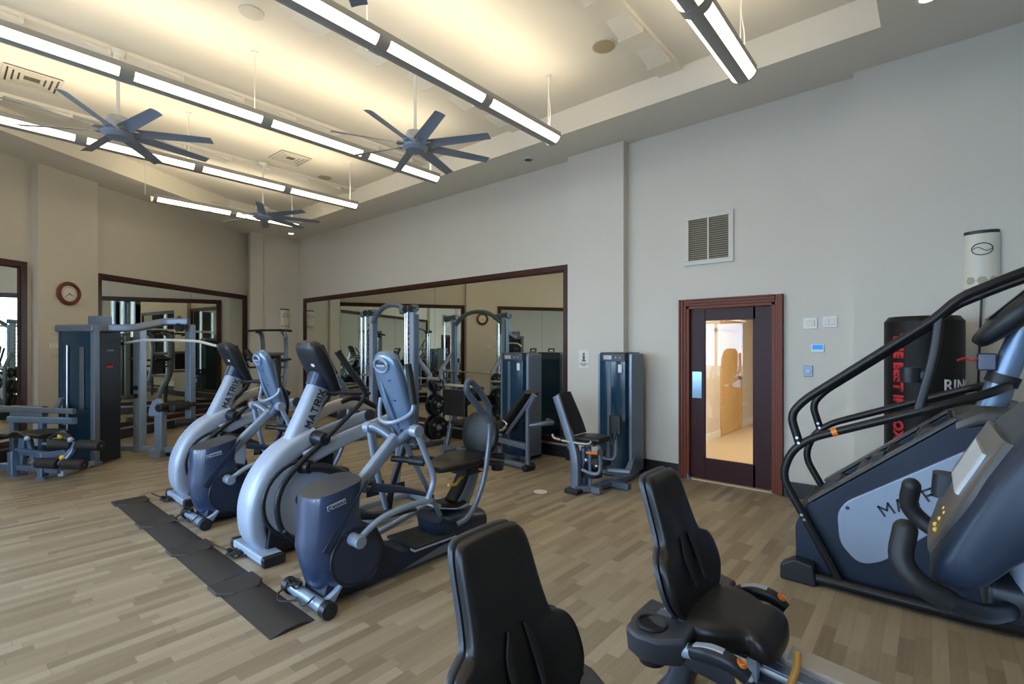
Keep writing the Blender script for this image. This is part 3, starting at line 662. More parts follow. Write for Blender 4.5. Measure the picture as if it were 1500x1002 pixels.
# ------------------------------------------------------------------ seated (recumbent) elliptical trainers
def seated(loc, label):
    r = thing('seated_elliptical', label, 'seated elliptical trainer', loc, 0, 'navy seated elliptical trainers')
    fs = part('front_foot', MB().cyl((-.21, .0, .05), (.21, .0, .05), .036), M_silver, r)
    for sx in (-1, 1): part('transport_wheel', MB().cyl((sx*.205, .0, .05), (sx*.265, .0, .05), .05, n=24).cyl((sx*.26, 0, .05), (sx*.268, 0, .05), .02), M_dark, fs, .008)
    part('foot_gusset', MB().prism([(.0, .05), (.09, .04), (.20, .20), (.10, .10)], 'x', -.165, .165), M_lsilver, r, .006)
    # main shroud as stacked rounded sections, slanted at the top
    rs = []
    for z, y0, y1, hw_ in ((.07, .06, .46, .13), (.13, .0, .46, .155), (.24, -.035, .47, .172), (.36, -.06, .40, .18), (.42, -.055, .335, .18), (.52, -.045, .30, .178), (.645, -.04, .315, .176), (.672, -.035, .322, .172)):
        ring = []
        for j in range(44):
            t = 2*PI*j/44; c, q = math.cos(t), math.sin(t); e = 2.5
            x = hw_*math.copysign(abs(q)**(2/e), q); y = (y0+y1)/2+(y1-y0)/2*math.copysign(abs(c)**(2/(2.2 if c < 0 else 4)), c)
            zz = z+(max(0, (z-.40)/.27))*(y-y0)*.21
            ring.append((x, y, zz))
        rs.append(ring)
    part('shroud', MB().rings(rs), M_bluelit, r, ang=50)
    top = [[(p[0]*k, .14+(p[1]-.14)*k, .672+(.14+(p[1]-.14)*k+.035)*.21+h) for p in rs[-1]] for k, h in ((.985, -.01), (.975, .006), (.6, .010), (.02, .011))]
    part('top_cover', MB().rings(top), M_dgrey, r)  # greyer colour stands in for the warm ceiling reflected on top
    s_ = part('side_stripe', MB().band([(.179, .02, .36), (.181, .14, .53), (.179, .24, .655), (.165, .312, .735)], .008, [.05, .04, .02, .012], e=3, sm=5), M_bluelit2, r)
    part('badge_plate', MB().box((.1795, .09, .635), (.006, .125, .034), (R(11), 0, 0)), M_lsilver, r, .003)
    bx_, by_ = Vector((0, .982, .19)), Vector((0, -.19, .982)); bo = Vector((.1828, .09, .635))
    em_ = MB().tube([bo-bx_*.047+bx_*.011*math.cos(R(a))+by_*.011*math.sin(R(a)) for a in range(40, 331, 20)], .0028, 6)
    part('badge_emblem', em_, M_print, r)
    bl_ = MB()
    for i in range(6):
        c = bo+bx_*(-.022+.0145*i); bl_.rings([[c+bx_*a*(.0048-.0008*(i % 2))+by_*b*.008+Vector((z, 0, 0)) for a, b in ((-1, -1), (1, -1), (.6, 1), (-.8, 1))] for z in (0, .001)])
    part('badge_lettering', bl_, M_print, r)
    rl = [(.03, .05), (.2, .03), (1.42, .03), (1.46, .13), (1.3, .15), (.85, .15), (.62, .18), (.48, .27), (.42, .40), (.30, .42), (.10, .30)]
    part('frame_rail', MB().prism(rl, 'x', -.125, .125), M_bluebody, r, .018, 3)
    part('rail_trim', MB().prism([(.62, .04), (1.40, .04), (1.40, .11), (.95, .10)], 'x', .120, .130), M_steel, r)
    for sx in (-1, 1):
        part('crank_disc', MB().cyl((sx*.12, .23, .28), (sx*.185, .23, .28), .168, n=48), M_bluelit2, r, .006)
        part('disc_rim', MB().torus((sx*.178, .23, .28), .176, .010, 'x', 48), M_dark, r)
    # crank arms: near and far out of phase
    na = part('crank_arm', MB().tube([(.235, .20, .40), (.24, .36, .49), (.24, .58, .52), (.24, .78, .515)], .021, 12, sm=5), M_silver, r)
    part('arm_knob', MB().cyl((.16, .195, .40), (.285, .195, .40), .04, n=24), M_silver, na, .008)
    fa = part('crank_arm', MB().tube([(-.24, .45, .17), (-.25, .72, .20), (-.25, 1.16, .29)], .024, 12, sm=5), M_lsilver, r)
    part('arm_knob', MB().cyl((-.18, .45, .17), (-.28, .45, .17), .04, n=24).cyl((-.22, 1.16, .29), (-.29, 1.16, .29), .04, n=20), M_silver, fa, .008)
    part('swing_link', MB().tube([(.24, .65, 1.02), (.245, .73, .84), (.245, .80, .66), (.24, .75, .52)], .021, 12, sm=5), M_silver, r)
    part('swing_link', MB().tube([(-.25, .60, 1.0), (-.25, .64, .78), (-.25, .71, .50), (-.25, .78, .28)], .023, 12, sm=5), M_silver, r)
    br_ = part('pivot_bracket', MB().tube([(-.25, .60, 1.0), (-.18, .61, 1.01), (-.09, .64, .97), (0, .67, .92), (.08, .67, .96), (.16, .66, 1.01), (.24, .65, 1.02)], .036, 12, sm=5), M_steel, r)
    for x, y, z in ((-.25, .60, 1.0), (.24, .65, 1.02)): part('pivot_cap', MB().cyl((x-.035, y, z), (x+.035, y, z), .042, n=20), M_silver, br_, .006)
    part('center_post', MB().band([(0, .28, .60), (0, .50, .80), (0, .66, .95)], .07, .085, e=4), M_silver, r)
    part('rear_strut', MB().tube([(.03, .66, 1.0), (.06, .78, .75), (.10, 1.0, .30)], .018, 8, sm=3), M_steel, r)
    for x, p in ((.10, [(.40, .66), (.62, .60), (.88, .50)]), (-.10, [(.36, .44), (.6, .38), (.88, .36)])):
        part('foot_pedal', MB().band([(x, y, z) for y, z in p], [.05, .11, .12], [.06, .045, .03], e=3.5, sm=4), M_bluelit2, r)
    part('foot_peg', MB().cyl((.0, .62, .80), (.10, .70, .79), .022).cyl((.10, .70, .79), (.19, .76, .78), .032), M_dark, r)
    part('left_handle', MB().tube([(-.24, .76, .30), (-.25, .80, .50), (-.25, .91, .80), (-.25, .94, 1.02), (-.24, .86, 1.20)], lambda t: .026, 12, sm=5), M_dark, r)
    # console: long rounded shell leaning forward
    c0 = Vector((0, .555, 1.565)); c1 = Vector((0, .765, .90)); ax = (c1-c0).normalized(); nr = Vector((0, ax.z, -ax.y))
    if nr.y > 0: nr = -nr
    co = part('console', MB().band([c0, c0+ax*.025, c0+ax*.09, c0+ax*.25, c0+ax*.45, c0+ax*.60, c1], [.11, .20, .265, .30, .285, .23, .15], [.05, .08, .10, .11, .10, .09, .06], e=2.8, sm=6, n=32), M_bsilver, r, ang=60)
    part('vent_ring', MB().tube([c0+ax*(.085+.05*math.sin(R(a)))+nr*(.052)+Vector((.075*math.cos(R(a)), 0, 0)) for a in range(0, 360, 15)], .012, 8, closed=True), M_silver, co)
    part('vent_slot', MB().band([c0+ax*.060+nr*.048, c0+ax*.095+nr*.051], .12, .012, e=3), M_print, co)
    part('vent_bar', MB().band([c0+ax*.078+nr*.056, c0+ax*.092+nr*.057], .10, .008, e=3), M_lsilver, co)
    part('rib', MB().band([c0+ax*.20+nr*.050+Vector((-.05, 0, 0)), c0+ax*.36+nr*.062+Vector((-.03, 0, 0)), c0+ax*.56+nr*.052+Vector((.0, 0, 0))], [.02, .05, .03], [.02, .03, .02], e=2.5, sm=5), M_bsilver, co)
    for a in (.19, .34): part('slot_mark', MB().band([c0+ax*a+nr*.055+Vector((.055, 0, 0)), c0+ax*(a+.008)+nr*.055+Vector((.055, 0, 0))], .03, .006, e=3), M_print, co)
    part('screen', MB().band([c0+ax*.08-nr*.052, c0+ax*.42-nr*.056], .19, .012, e=6), M_screen, co)
    u = []
    gb = part('fixed_handlebar', MB().tube([(.19, .64, 1.36), (.20, .66, 1.20), (.18, .64, 1.13), (.07, .585, 1.07), (-.07, .585, 1.07), (-.16, .63, 1.12), (-.19, .66, 1.22)], .015, 10, sm=6), M_silver, r)
    part('grip', MB().tube([(.185, .62, 1.48), (.19, .64, 1.38), (.20, .66, 1.20)], .025, 12, sm=4), M_foam, gb)
    # foot platform, seat carriage
    part('step_plate', MB().band([(0, .70, .175), (0, 1.08, .165)], .34, .022, e=8), M_rubber, r)
    part('step_rim', MB().band([(0, .69, .16), (0, 1.09, .15)], .355, .012, e=8), M_lsilver, r)
    part('seat_base', MB().band([(0, .97, .30), (0, 1.05, .22), (0, 1.25, .16), (0, 1.46, .14)], [.28, .30, .32, .28], [.08, .22, .28, .22], e=3.5, sm=5), M_bluebody, r, ang=50)
    part('base_pad', MB().band([(0, 1.0, .385), (0, 1.15, .35), (0, 1.26, .355)], [.20, .24, .22], .03, e=4, sm=4), M_vinyl, r)
    part('base_rim', MB().band([(0, .985, .375), (0, 1.15, .336), (0, 1.27, .34)], [.22, .262, .24], .014, e=4, sm=4), M_lsilver, r)
    part('seat_post', MB().band([(0, 1.24, .30), (0, 1.36, .46), (0, 1.44, .66)], [.15, .14, .13], [.16, .13, .12], e=4, sm=4), M_steel, r)
    part('post_pad', MB().band([(0, 1.19, .36), (0, 1.27, .46), (0, 1.33, .56)], .12, .05, e=4, sm=4), M_vinyl, r)
    part('seat_mechanism', MB().bb(-.09, .09, 1.27, 1.49, .555, .655).bb(-.12, .12, 1.33, 1.45, .60, .64), M_dark, r, .01)
    part('seat', MB().band([(0, 1.02, .645), (0, 1.12, .665), (0, 1.28, .675), (0, 1.45, .69)], [.16, .31, .40, .36], [.045, .075, .075, .06], e=3.5, sm=5, n=28), M_vinyl, r, ang=50)
    part('seat_horn', MB().tube([(-.19, 1.18, .675), (-.21, 1.05, .70), (-.20, .96, .71)], .02, 8, sm=4), M_dark, r)
    part('backrest_post', MB().band([(0, 1.42, .63), (0, 1.56, .74), (0, 1.62, .90)], .07, .05, e=4, sm=3), M_silver, r)
    pr_ = []
    for z, hw_ in ((.735, .10), (.76, .15), (.84, .20), (.94, .205), (1.02, .17), (1.07, .11), (1.085, .05)): pr_.append((z, hw_))
    part('backrest', MB().band([(0, 1.52+.17*(z-.735)-.02, z-.045) for z, _ in pr_], [2*h for _, h in pr_], [.04, .06, .075, .075, .065, .05, .03], e=3, sm=5, n=28), M_vinyl, r, ang=60)
    part('adjust_strap', MB().tube([(.16, 1.02, .555), (.12, 1.13, .53), (.05, 1.26, .545), (.02, 1.37, .54)], .012, 8, sm=5), M_yellow, r)
    part('adjust_loop', MB().tube([(.14+.05*math.cos(R(a)), 1.42+.03*math.sin(R(a)), .60) for a in range(0, 360, 30)], .009, 8, closed=True), M_orange, r)
    part('side_grip', MB().cyl((.20, 1.36, .69), (.22, 1.56, .64), .026), M_dark, r, .006)
    part('bottle_holder', MB().lathe([(.001, .53), (.05, .53), (.065, .66), (.058, .66), (.045, .54), (.001, .54)], (.17, 1.56, .04)), M_dark, r)
    part('holder_arm', MB().bb(.04, .15, 1.53, 1.58, .60, .63), M_dark, r)
    hb = part('moving_handle', MB().tube([(.17, 1.10, .24), (.21, 1.20, .30), (.24, 1.31, .52), (.25, 1.375, .86), (.25, 1.37, 1.10), (.25, 1.345, 1.155), (.25, 1.26, 1.26), (.25, 1.165, 1.335), (.25, 1.125, 1.31), (.25, 1.135, 1.245), (.25, 1.22, 1.16), (.25, 1.31, 1.07), (.25, 1.37, 1.0)], .021, 12, sm=6), M_steel, r)
    part('grip', MB().tube([(.25, 1.37, 1.0), (.25, 1.37, 1.10), (.25, 1.345, 1.155), (.25, 1.26, 1.26), (.25, 1.165, 1.335), (.25, 1.125, 1.31), (.25, 1.135, 1.245), (.25, 1.22, 1.16), (.25, 1.31, 1.07)], .0245, 12, sm=6), pm('blue_grey_grip', (.075, .105, .155), .4), hb)
    part('power_cable', coil(MB(), (-.13, -.02, .09), .05, 4, .005).tube([(-.05, -.05, .05), (.08, -.07, .05), (.12, -.02, .1)], .006, 6, sm=4).tube([(-.18, -.02, .08), (-.2, -.09, .045), (-.1, -.13, .045), (-.02, -.06, .045)], .006, 6, sm=4), M_cable, r)
    return r
s1 = seated((-2.94, 1.50, 0), 'nearer of two blue-lit seated elliptical trainers, at the right end of the row')
dup(s1, (-5.06, 1.53, 0), 'farther of two blue-lit seated elliptical trainers, between the silver elliptical trainers')

# ------------------------------------------------------------------ recumbent bikes
def bike(loc, label):
    """rider faces +x"""
    r = thing('recumbent_bike', label, 'recumbent bike', loc, 0, 'recumbent bikes')
    Y_ = (0, 1, 0)
    # backrest: narrow head, broad shoulders, leaning back
    half = [(.0, 1.05), (.09, 1.049), (.125, 1.04), (.14, 1.01), (.147, .96), (.155, .86), (.168, .79), (.195, .772), (.235, .752), (.258, .70), (.258, .62), (.22, .56), (.165, .515), (.09, .495)]
    full = half+[(-a, b) for a, b in half[:0:-1]]
    full = [(p.x, p.y) for p in catmull([(a, b, 0) for a, b in full], 3, True)]
    def bx(z): return -.885-.32*(z-1.03) if z < 1.03 else -.885-.32*(z-1.03)
    def slab(sc, t0, t1, bow=.0):
        rings = []
        for t, k in ((t0, sc), (t0+(t1-t0)*.4, 1.), (t0+(t1-t0)*.85, sc), (t1, sc-.10), (t1+.004, .3), (t1+.003, .02)):
            rings.append([(bx(.76+(b-.76)*k)+t+bow*(a*k)**2, a*k, .76+(b-.76)*k) for a, b in full])
        return MB().rings(rings)
    part('back_shell', slab(.985, -.075, -.052, .5), M_dgrey, r, ang=60)
    bk = part('backrest', slab(.97, -.048, -.004, .5), M_vinyl, r, ang=70)
    for sy in (-1, 1):
        part('lumbar_slot_dark', MB().band([(bx(.80)+.008, sy*.035, .80), (bx(.72)+.010, sy*.055, .72), (bx(.60)+.010, sy*.05, .62)], [.010, .032, .010], .010, lat=Y_, e=2.5, sm=5), M_foam, bk)  # raised dark strips stand in for the shade inside the back slots
    part('back_panel', MB().band([(bx(.86)-.09, 0, .87), (bx(.7)-.095, 0, .74), (bx(.6)-.085, 0, .60)], [.14, .18, .16], [.03, .05, .04], lat=Y_, e=4, sm=4), M_dgrey, r)
    part('backrest_post', MB().band([(-.83, 0, .64), (-.80, 0, .52), (-.79, 0, .43)], .06, .045, lat=Y_, e=4, sm=3), M_alu, r)
    # seat
    so = [(-.80, .10), (-.79, .17), (-.73, .215), (-.64, .225), (-.56, .20), (-.49, .155), (-.45, .165), (-.405, .15), (-.385, .07)]
    so = so+[(a, -b) for a, b in so[::-1]]
    so = [(p.x, p.y) for p in catmull([(a, b, 0) for a, b in so], 4, True)]
    rg = []
    for dz_, k in ((-.055, .80), (-.05, .93), (-.02, 1.0), (.012, .985), (.030, .93), (.038, .80), (.040, .6), (.040, .4), (.040, .2), (.040, .03)):
        rg.append([(-.63+(a+.61)*k*.93, b*k*.95, .518+dz_-.03*max(0, ((a+.61)*k-.11)/.12)**2-.008*(1-(b*k/.22)**2)) for a, b in so])
    part('seat', MB().rings(rg), M_vinyl, r, ang=70)
    part('seat_base', MB().bb(-.74, -.46, -.10, .10, .42, .49).bb(-.80, -.62, -.22, .22, .425, .475), M_dark, r, .015)
    # arms with cup holders and side grips
    for sy in (-1, 1):
        arm = part('cup_holder', MB().rings([[(x, sy*y, z+h) for x, y, z in pts] for h, pts in (
            (0, [(-.905, .20, .43), (-.905, .325, .42), (-.84, .355, .42), (-.77, .345, .42), (-.70, .30, .42), (-.70, .20, .43)]),
            (.085, [(-.905, .19, .43), (-.905, .34, .42), (-.845, .375, .42), (-.77, .365, .42), (-.68, .31, .43), (-.68, .19, .44)]),
            (.10, [(-.905, .20, .43), (-.905, .33, .42), (-.845, .365, .42), (-.77, .355, .42), (-.69, .30, .43), (-.69, .20, .44)]))]), M_dgrey, r, .012)
        part('cup_rim', MB().torus((-.825, sy*.275, .5275), .055, .008, 'z', 28), M_dark, arm)
        part('cup_hole_dark', MB().lathe([(.001, .524), (.055, .5245), (.055, .529), (.001, .5285)], (-.825, sy*.275, 0)), M_bag, arm)  # black disc stands in for the shade inside the cup hole
        part('cup_bottom', MB().lathe([(.001, .385), (.05, .385), (.06, .43), (.001, .43)], (-.825, sy*.275, 0)), M_dark, arm)
        part('grip_collar', MB().cyl((-.70, sy*.285, .48), (-.665, sy*.29, .49), .026), M_lsilver, r)
        g = part('side_grip', MB().band([(-.67, sy*.29, .49), (-.60, sy*.295, .508), (-.53, sy*.295, .506), (-.475, sy*.29, .475)], [.045, .065, .06, .045], [.05, .06, .058, .045], lat=Y_, e=2.6, sm=5), M_dark, r, ang=60)
        part('grip_sensor', MB().band([(-.655, sy*.29, .519), (-.60, sy*.295, .537), (-.55, sy*.295, .537)], .035, .008, lat=Y_, e=3, sm=3), M_lsilver, g)
        part('grip_button', MB().cyl((-.505, sy*.292, .50), (-.492, sy*.292, .521), .018).torus((-.492, sy*.292, .521), .012, .003, 'z', 12, 5), M_orange, g)
    part('adjust_lever', MB().tube([(-.52, -.245, .44), (-.50, -.25, .40), (-.455, -.235, .375), (-.39, -.17, .395), (-.37, -.08, .44), (-.375, -.02, .47)], .013, 10, sm=6), M_tan, r)
    part('lever_bracket', MB().bb(-.52, -.48, -.15, -.11, .38, .46), M_silver, r, .006)
    part('lever_bolt', MB().cyl((-.50, -.17, .40), (-.50, -.155, .40), .012, n=10).cyl((-.56, -.17, .42), (-.56, -.155, .42), .012, n=10), M_chrome, r)
    # rail
    part('rail_cover', MB().band([(-1.0, 0, .37), (.12, 0, .27)], .24, .11, lat=Y_, e=5), M_dgrey, r)
    part('seat_rail', MB().band([(-.90, .02, .425), (.14, .02, .325)], .18, .05, lat=Y_, e=8), M_alu, r)
    part('rail_groove', MB().band([(-.90, -.055, .452), (.14, -.055, .352)], .05, .012, lat=Y_, e=8).band([(-.9, -.02, .452), (.14, -.02, .352)], .012, .012, lat=Y_, e=8), M_steel, r)
    part('rail_cap', MB().band([(-.42, .075, .409), (.14, .075, .355)], .115, .016, lat=Y_, e=8), M_beige, r)
    tt = MB()
    for i in range(34): tt.box((-.78+.025*i, -.122, .385-.0024*i), (.012, .008, .012))
    part('rail_rack', tt, M_print, r)
    part('rear_leg', MB().band([(-.78, 0, .34), (-.82, 0, .18), (-.90, 0, .06)], .14, .10, lat=Y_, e=4, sm=3), M_dgrey, r)
    part('rear_foot', MB().band([(-.91, -.30, .04), (-.91, .30, .04)], .09, .08, e=4), M_silver, r)
    part('front_foot', MB().band([(.66, -.32, .04), (.66, .32, .04)], .09, .08, e=4), M_silver, r)
    part('drive_housing', MB().prism([(.10, .04), (.08, .30), (.16, .52), (.34, .62), (.58, .56), (.72, .36), (.74, .10), (.66, .03)], 'y', -.13, .13, fl=.06), M_dark, r, .02, 3)
    for sy in (-1, 1):
        cr = part('crank_arm', MB().band([(.36, sy*.15, .34), (.36-sy*.10, sy*.16, .34+sy*.13)], .035, .03, lat=Y_, e=4), M_steel, r)
        part('pedal', MB().box((.36-sy*.10, sy*.22, .34+sy*.13), (.11, .10, .035)), M_rubber, cr, .008)
    part('mast', MB().band([(.46, 0, .50), (.36, 0, .85), (.245, 0, 1.33)], [.18, .18, .17], [.20, .16, .14], lat=Y_, e=4, sm=4), M_lsilver, r, ang=50)
    part('mast_spine', MB().band([(.35, 0, .50), (.275, 0, .80), (.25, 0, .95)], .10, .06, lat=Y_, e=4, sm=3), M_dark, r)
    part('handle_clamp', MB().band([(.16, 0, 1.225), (.25, 0, 1.225)], .14, .07, lat=Y_, e=4), M_dark, r, .01)
    # console: wedge-shaped moulded head tilted to the rider
    c0, c1 = Vector((.102, 0, 1.268)), Vector((.188, 0, 1.472)); ax = (c1-c0).normalized(); nr = Vector((-ax.z, 0, ax.x))
    wedge = [(.100, 1.285), (.118, 1.252), (.150, 1.262), (.205, 1.325), (.33, 1.41), (.345, 1.49), (.27, 1.525), (.19, 1.478)]
    wd_ = [(p.x, p.y) for p in catmull([(a, b, 0) for a, b in wedge], 3, True)]
    ws = []
    for y, k in ((-.165, .72), (-.158, .88), (-.14, .97), (-.11, 1.), (.11, 1.), (.14, .97), (.158, .88), (.165, .72)):
        ws.append([(.205+(a-.205)*k, y, 1.385+(b-1.385)*k) for a, b in wd_])
    co = part('console', MB().rings(ws), M_bluebody, r, ang=60)
    part('face_plate', MB().band([c0+ax*.012+nr*.004, c0+ax*.10+nr*.010, c0+ax*.215+nr*.004], [.17, .28, .26], .018, lat=Y_, e=5, sm=4, n=28), M_olive, co)
    part('screen', MB().band([c0+ax*.115+nr*.020+Vector((0, -.02, 0)), c0+ax*.185+nr*.017+Vector((0, -.02, 0))], .16, .006, lat=Y_, e=8), pm('lit_screen', (.50, .54, .57), .25), co)
    for a, b in ((.045, -.07), (.045, -.04), (.06, -.055), (.075, -.07), (.075, -.04)): part('button', MB().ball(c0+ax*a+nr*.016+Vector((0, b, 0)), .004, 8, 6), M_yellow, co)
    part('cup_hole_dark', MB().band([c0+ax*.075+nr*.014+Vector((0, .06, 0)), c0+ax*.11+nr*.026+Vector((0, .06, 0))], .05, .04, lat=Y_, e=2.4), M_dark, co)
    hbp = part('handlebar', MB().tube([(.07, -.15, 1.33), (.066, -.162, 1.29), (.085, -.165, 1.262), (.12, -.155, 1.242), (.165, -.11, 1.222), (.20, 0, 1.215), (.165, .11, 1.222), (.12, .155, 1.242), (.085, .165, 1.262), (.066, .162, 1.29), (.07, .15, 1.33)], .013, 14, sm=6), M_dark, r)
    for sy in (-1, 1): part('grip', MB().tube([(.07, sy*.15, 1.33), (.066, sy*.162, 1.29), (.085, sy*.165, 1.262), (.12, sy*.155, 1.242)], .0155, 14, sm=5).ball((.07, sy*.15, 1.33), .0155, 14, 8), M_foam, hbp)
    return r
b1 = bike((0, 2.08, 0), 'recumbent bike with black seat, side grips and cup holders in view at the lower right')
b2 = dup(b1, (-.10, 1.08, 0), 'nearest recumbent bike, with large black backrest at the bottom and console at right edge')

# the farther bike has its seat slid back, so its mast and console stand farther forward
for o in b1.children:
    if o.name.split('.')[0] in ('mast', 'mast_spine', 'handle_clamp', 'console', 'handlebar', 'drive_housing', 'crank_arm', 'front_foot'): o.location.x += .24

# ------------------------------------------------------------------ stair climber
def climber():
    r = thing('stair_climber', 'black stair climber with a silver side panel and long handrails, at the right', 'stair climber', (0, 4.25, 0)); Y_ = (0, 1, 0)
    side = [(-.72, .05), (-.725, .37), (-.65, .52), (.10, 1.155), (.20, 1.21), (.34, 1.21), (.62, 1.02), (.80, .60), (.82, .05)]
    for sy in (-1, 1):
        sd = part('side_panel', MB().prism(side, 'y', sy*.36, sy*.29, fl=.03), M_bluebody, r, .012)
        pl = [(-.43, .585), (-.478, .50), (-.465, .30), (-.36, .19), (-.24, .235), (.02, .50), (.22, .70), (.275, .90), (.18, 1.02)]
        pn = part('silver_panel', MB().prism(pl, 'y', sy*.352, sy*.372, fl=.06), M_silver, sd, .008, 2)
        for x, z in ((-.42, .545), (.165, .975)): part('bolt', MB().cyl((x, sy*.37, z), (x, sy*.376, z), .012, n=12), M_print, pn)
        part('panel_edge', MB().band([(-.64, sy*.33, .545), (.11, sy*.33, 1.178)], .10, .02, lat=Y_, e=6), M_olive, sd)
    d = Vector((.842, 0, .54)); 
    near = [c for o in r.children if o.name.startswith('side_panel') for c in o.children if c.name.startswith('silver_panel')][0]
    logo('lettering', 'MATRIX', .062, .058, .026, .012, M_print, near, (-.065, -.3722, .675), d, (-.54, 0, .842), .003)
    for i in range(6):
        x = -.60+.158*i; z = .42+.134*i
        part('step', MB().bb(x-.11, x+.13, -.285, .285, z+.03, z+.075).bb(x+.09, x+.13, -.285, .285, z-.06, z+.05), M_dark, r, .008)
    for i in range(3):
        x = -.52+.25*i; z = .66+.21*i
        part('step_hump', MB().prism([(x-.09, z-.12), (x-.03, z+.01), (x+.03, z+.035), (x+.12, z-.02), (x+.1, z-.1)], 'y', -.28, -.10), M_dark, r, .008)
    part('underbody', MB().prism([(-.68, .04), (-.68, .34), (.2, 1.0), (.6, 1.0), (.8, .5), (.8, .04)], 'y', -.29, .29), M_dark, r)
    part('top_hood', MB().rings([[(x, y, z+h) for x, y, z in ((.10, -.37*k, 1.16), (.22, -.37*k, 1.23), (.42, -.34*k, 1.22), (.66, -.30*k, 1.0), (.66, .30*k, 1.0), (.42, .34*k, 1.22), (.22, .37*k, 1.23), (.10, .37*k, 1.16))] for h, k in ((-.06, 1), (0, .99), (.03, .85))]), M_olive, r, .015)
    for sy in (-1, 1):
        y = sy*.41
        part('base_rail', MB().tube([(-.74, y, .05), (-.3, y, .048), (.14, y, .05), (.5, y*.9, .05), (.8, y*.9, .05)], .036, 12, sm=2), M_tube, r)
        part('foot_block', MB().prism([(-.80, .0), (-.80, .10), (-.72, .155), (-.60, .14), (-.58, .0)], 'y', y-.05, y+.05), M_dark, r, .015, 3)
        lo = part('lower_handrail', MB().tube([(-.46, y, .07), (-.80, y, .70), (-.735, y, .885), (-.62, y, .985), (.0, y, 1.235), (.24, y*.85, 1.33), (.33, y*.45, 1.365), (.36, 0, 1.37)], .026, 12, fl=.14), M_tube, r)
        for z, x in ((.46, -.672), (.43, -.656)): part('rail_bolt', MB().cyl((x, y-.03, z), (x, y+.03, z), .011, n=10), M_chrome, lo)
        up = part('upper_handrail', MB().tube([(-.685, y, .92), (-.745, y, 1.13), (-.66, y, 1.24), (.02, y, 1.77), (.12, y, 1.885), (.40, y*.95, 2.02), (.62, y*.9, 2.10)], .027, 12, fl=.10), M_tube, r)
        for q in (.0, .035): part('rail_bolt', MB().cyl((-.69-.01*q/.035, y-.03, .945+q), (-.69-.01*q/.035, y+.03, .945+q), .010, n=10), M_chrome, up)
        part('handrail_post', MB().band([(.035, y, 1.79), (.01, y, 1.55), (-.06, y, 1.22)], .035, .05, lat=Y_, e=4, sm=3), M_tube, r)
    bh = part('bottle_holder', MB().lathe([(.001, 1.385), (.05, 1.385), (.055, 1.475), (.046, 1.475), (.042, 1.40), (.001, 1.40)], (-.10, -.40, 0)), M_dark, r)
    part('holder_bracket', MB().bb(-.10, .0, -.42, -.38, 1.41, 1.45), M_dark, bh)
    part('rail_tag', MB().cyl((-.50, -.41, 1.033), (-.47, -.41, 1.045), .0275, n=14), M_orange, r)
    part('mast', MB().band([(.26, 0, 1.15), (.335, 0, 1.42), (.42, 0, 1.70)], [.17, .15, .13], [.15, .13, .12], lat=Y_, e=4, sm=3), M_bsilver, r, ang=50)
    part('mast_collar', MB().band([(.32, 0, 1.37), (.34, 0, 1.43)], .20, .155, lat=Y_, e=4), M_dark, r)
    part('stop_box', MB().bb(.215, .30, -.09, .02, 1.455, 1.56), M_bluelit, r, .008)
    part('safety_cord', MB().tube([(.22, -.08, 1.53), (.19, -.10, 1.515), (.16, -.10, 1.53), (.12, -.12, 1.515)], .007, 6, sm=4), M_red, r)
    part('cross_bar', MB().cyl((.38, 0, 1.60), (.62, -.10, 1.68), .016), M_bsilver, r)
    a, b = Vector((.215, 0, 1.62)), Vector((.58, 0, 2.0)); ax = (b-a).normalized(); nr = Vector((-ax.z, 0, ax.x))
    co = part('console', MB().band([a, a+ax*.05, a+ax*.25, b], [.34, .42, .50, .44], [.06, .10, .15, .12], lat=Y_, e=3.5, sm=5, n=28), M_dark, r, ang=60)
    part('screen', MB().band([a+ax*.14+nr*.072, a+ax*.42+nr*.074], .34, .008, lat=Y_, e=8), M_screen, co)
    return r
climber()

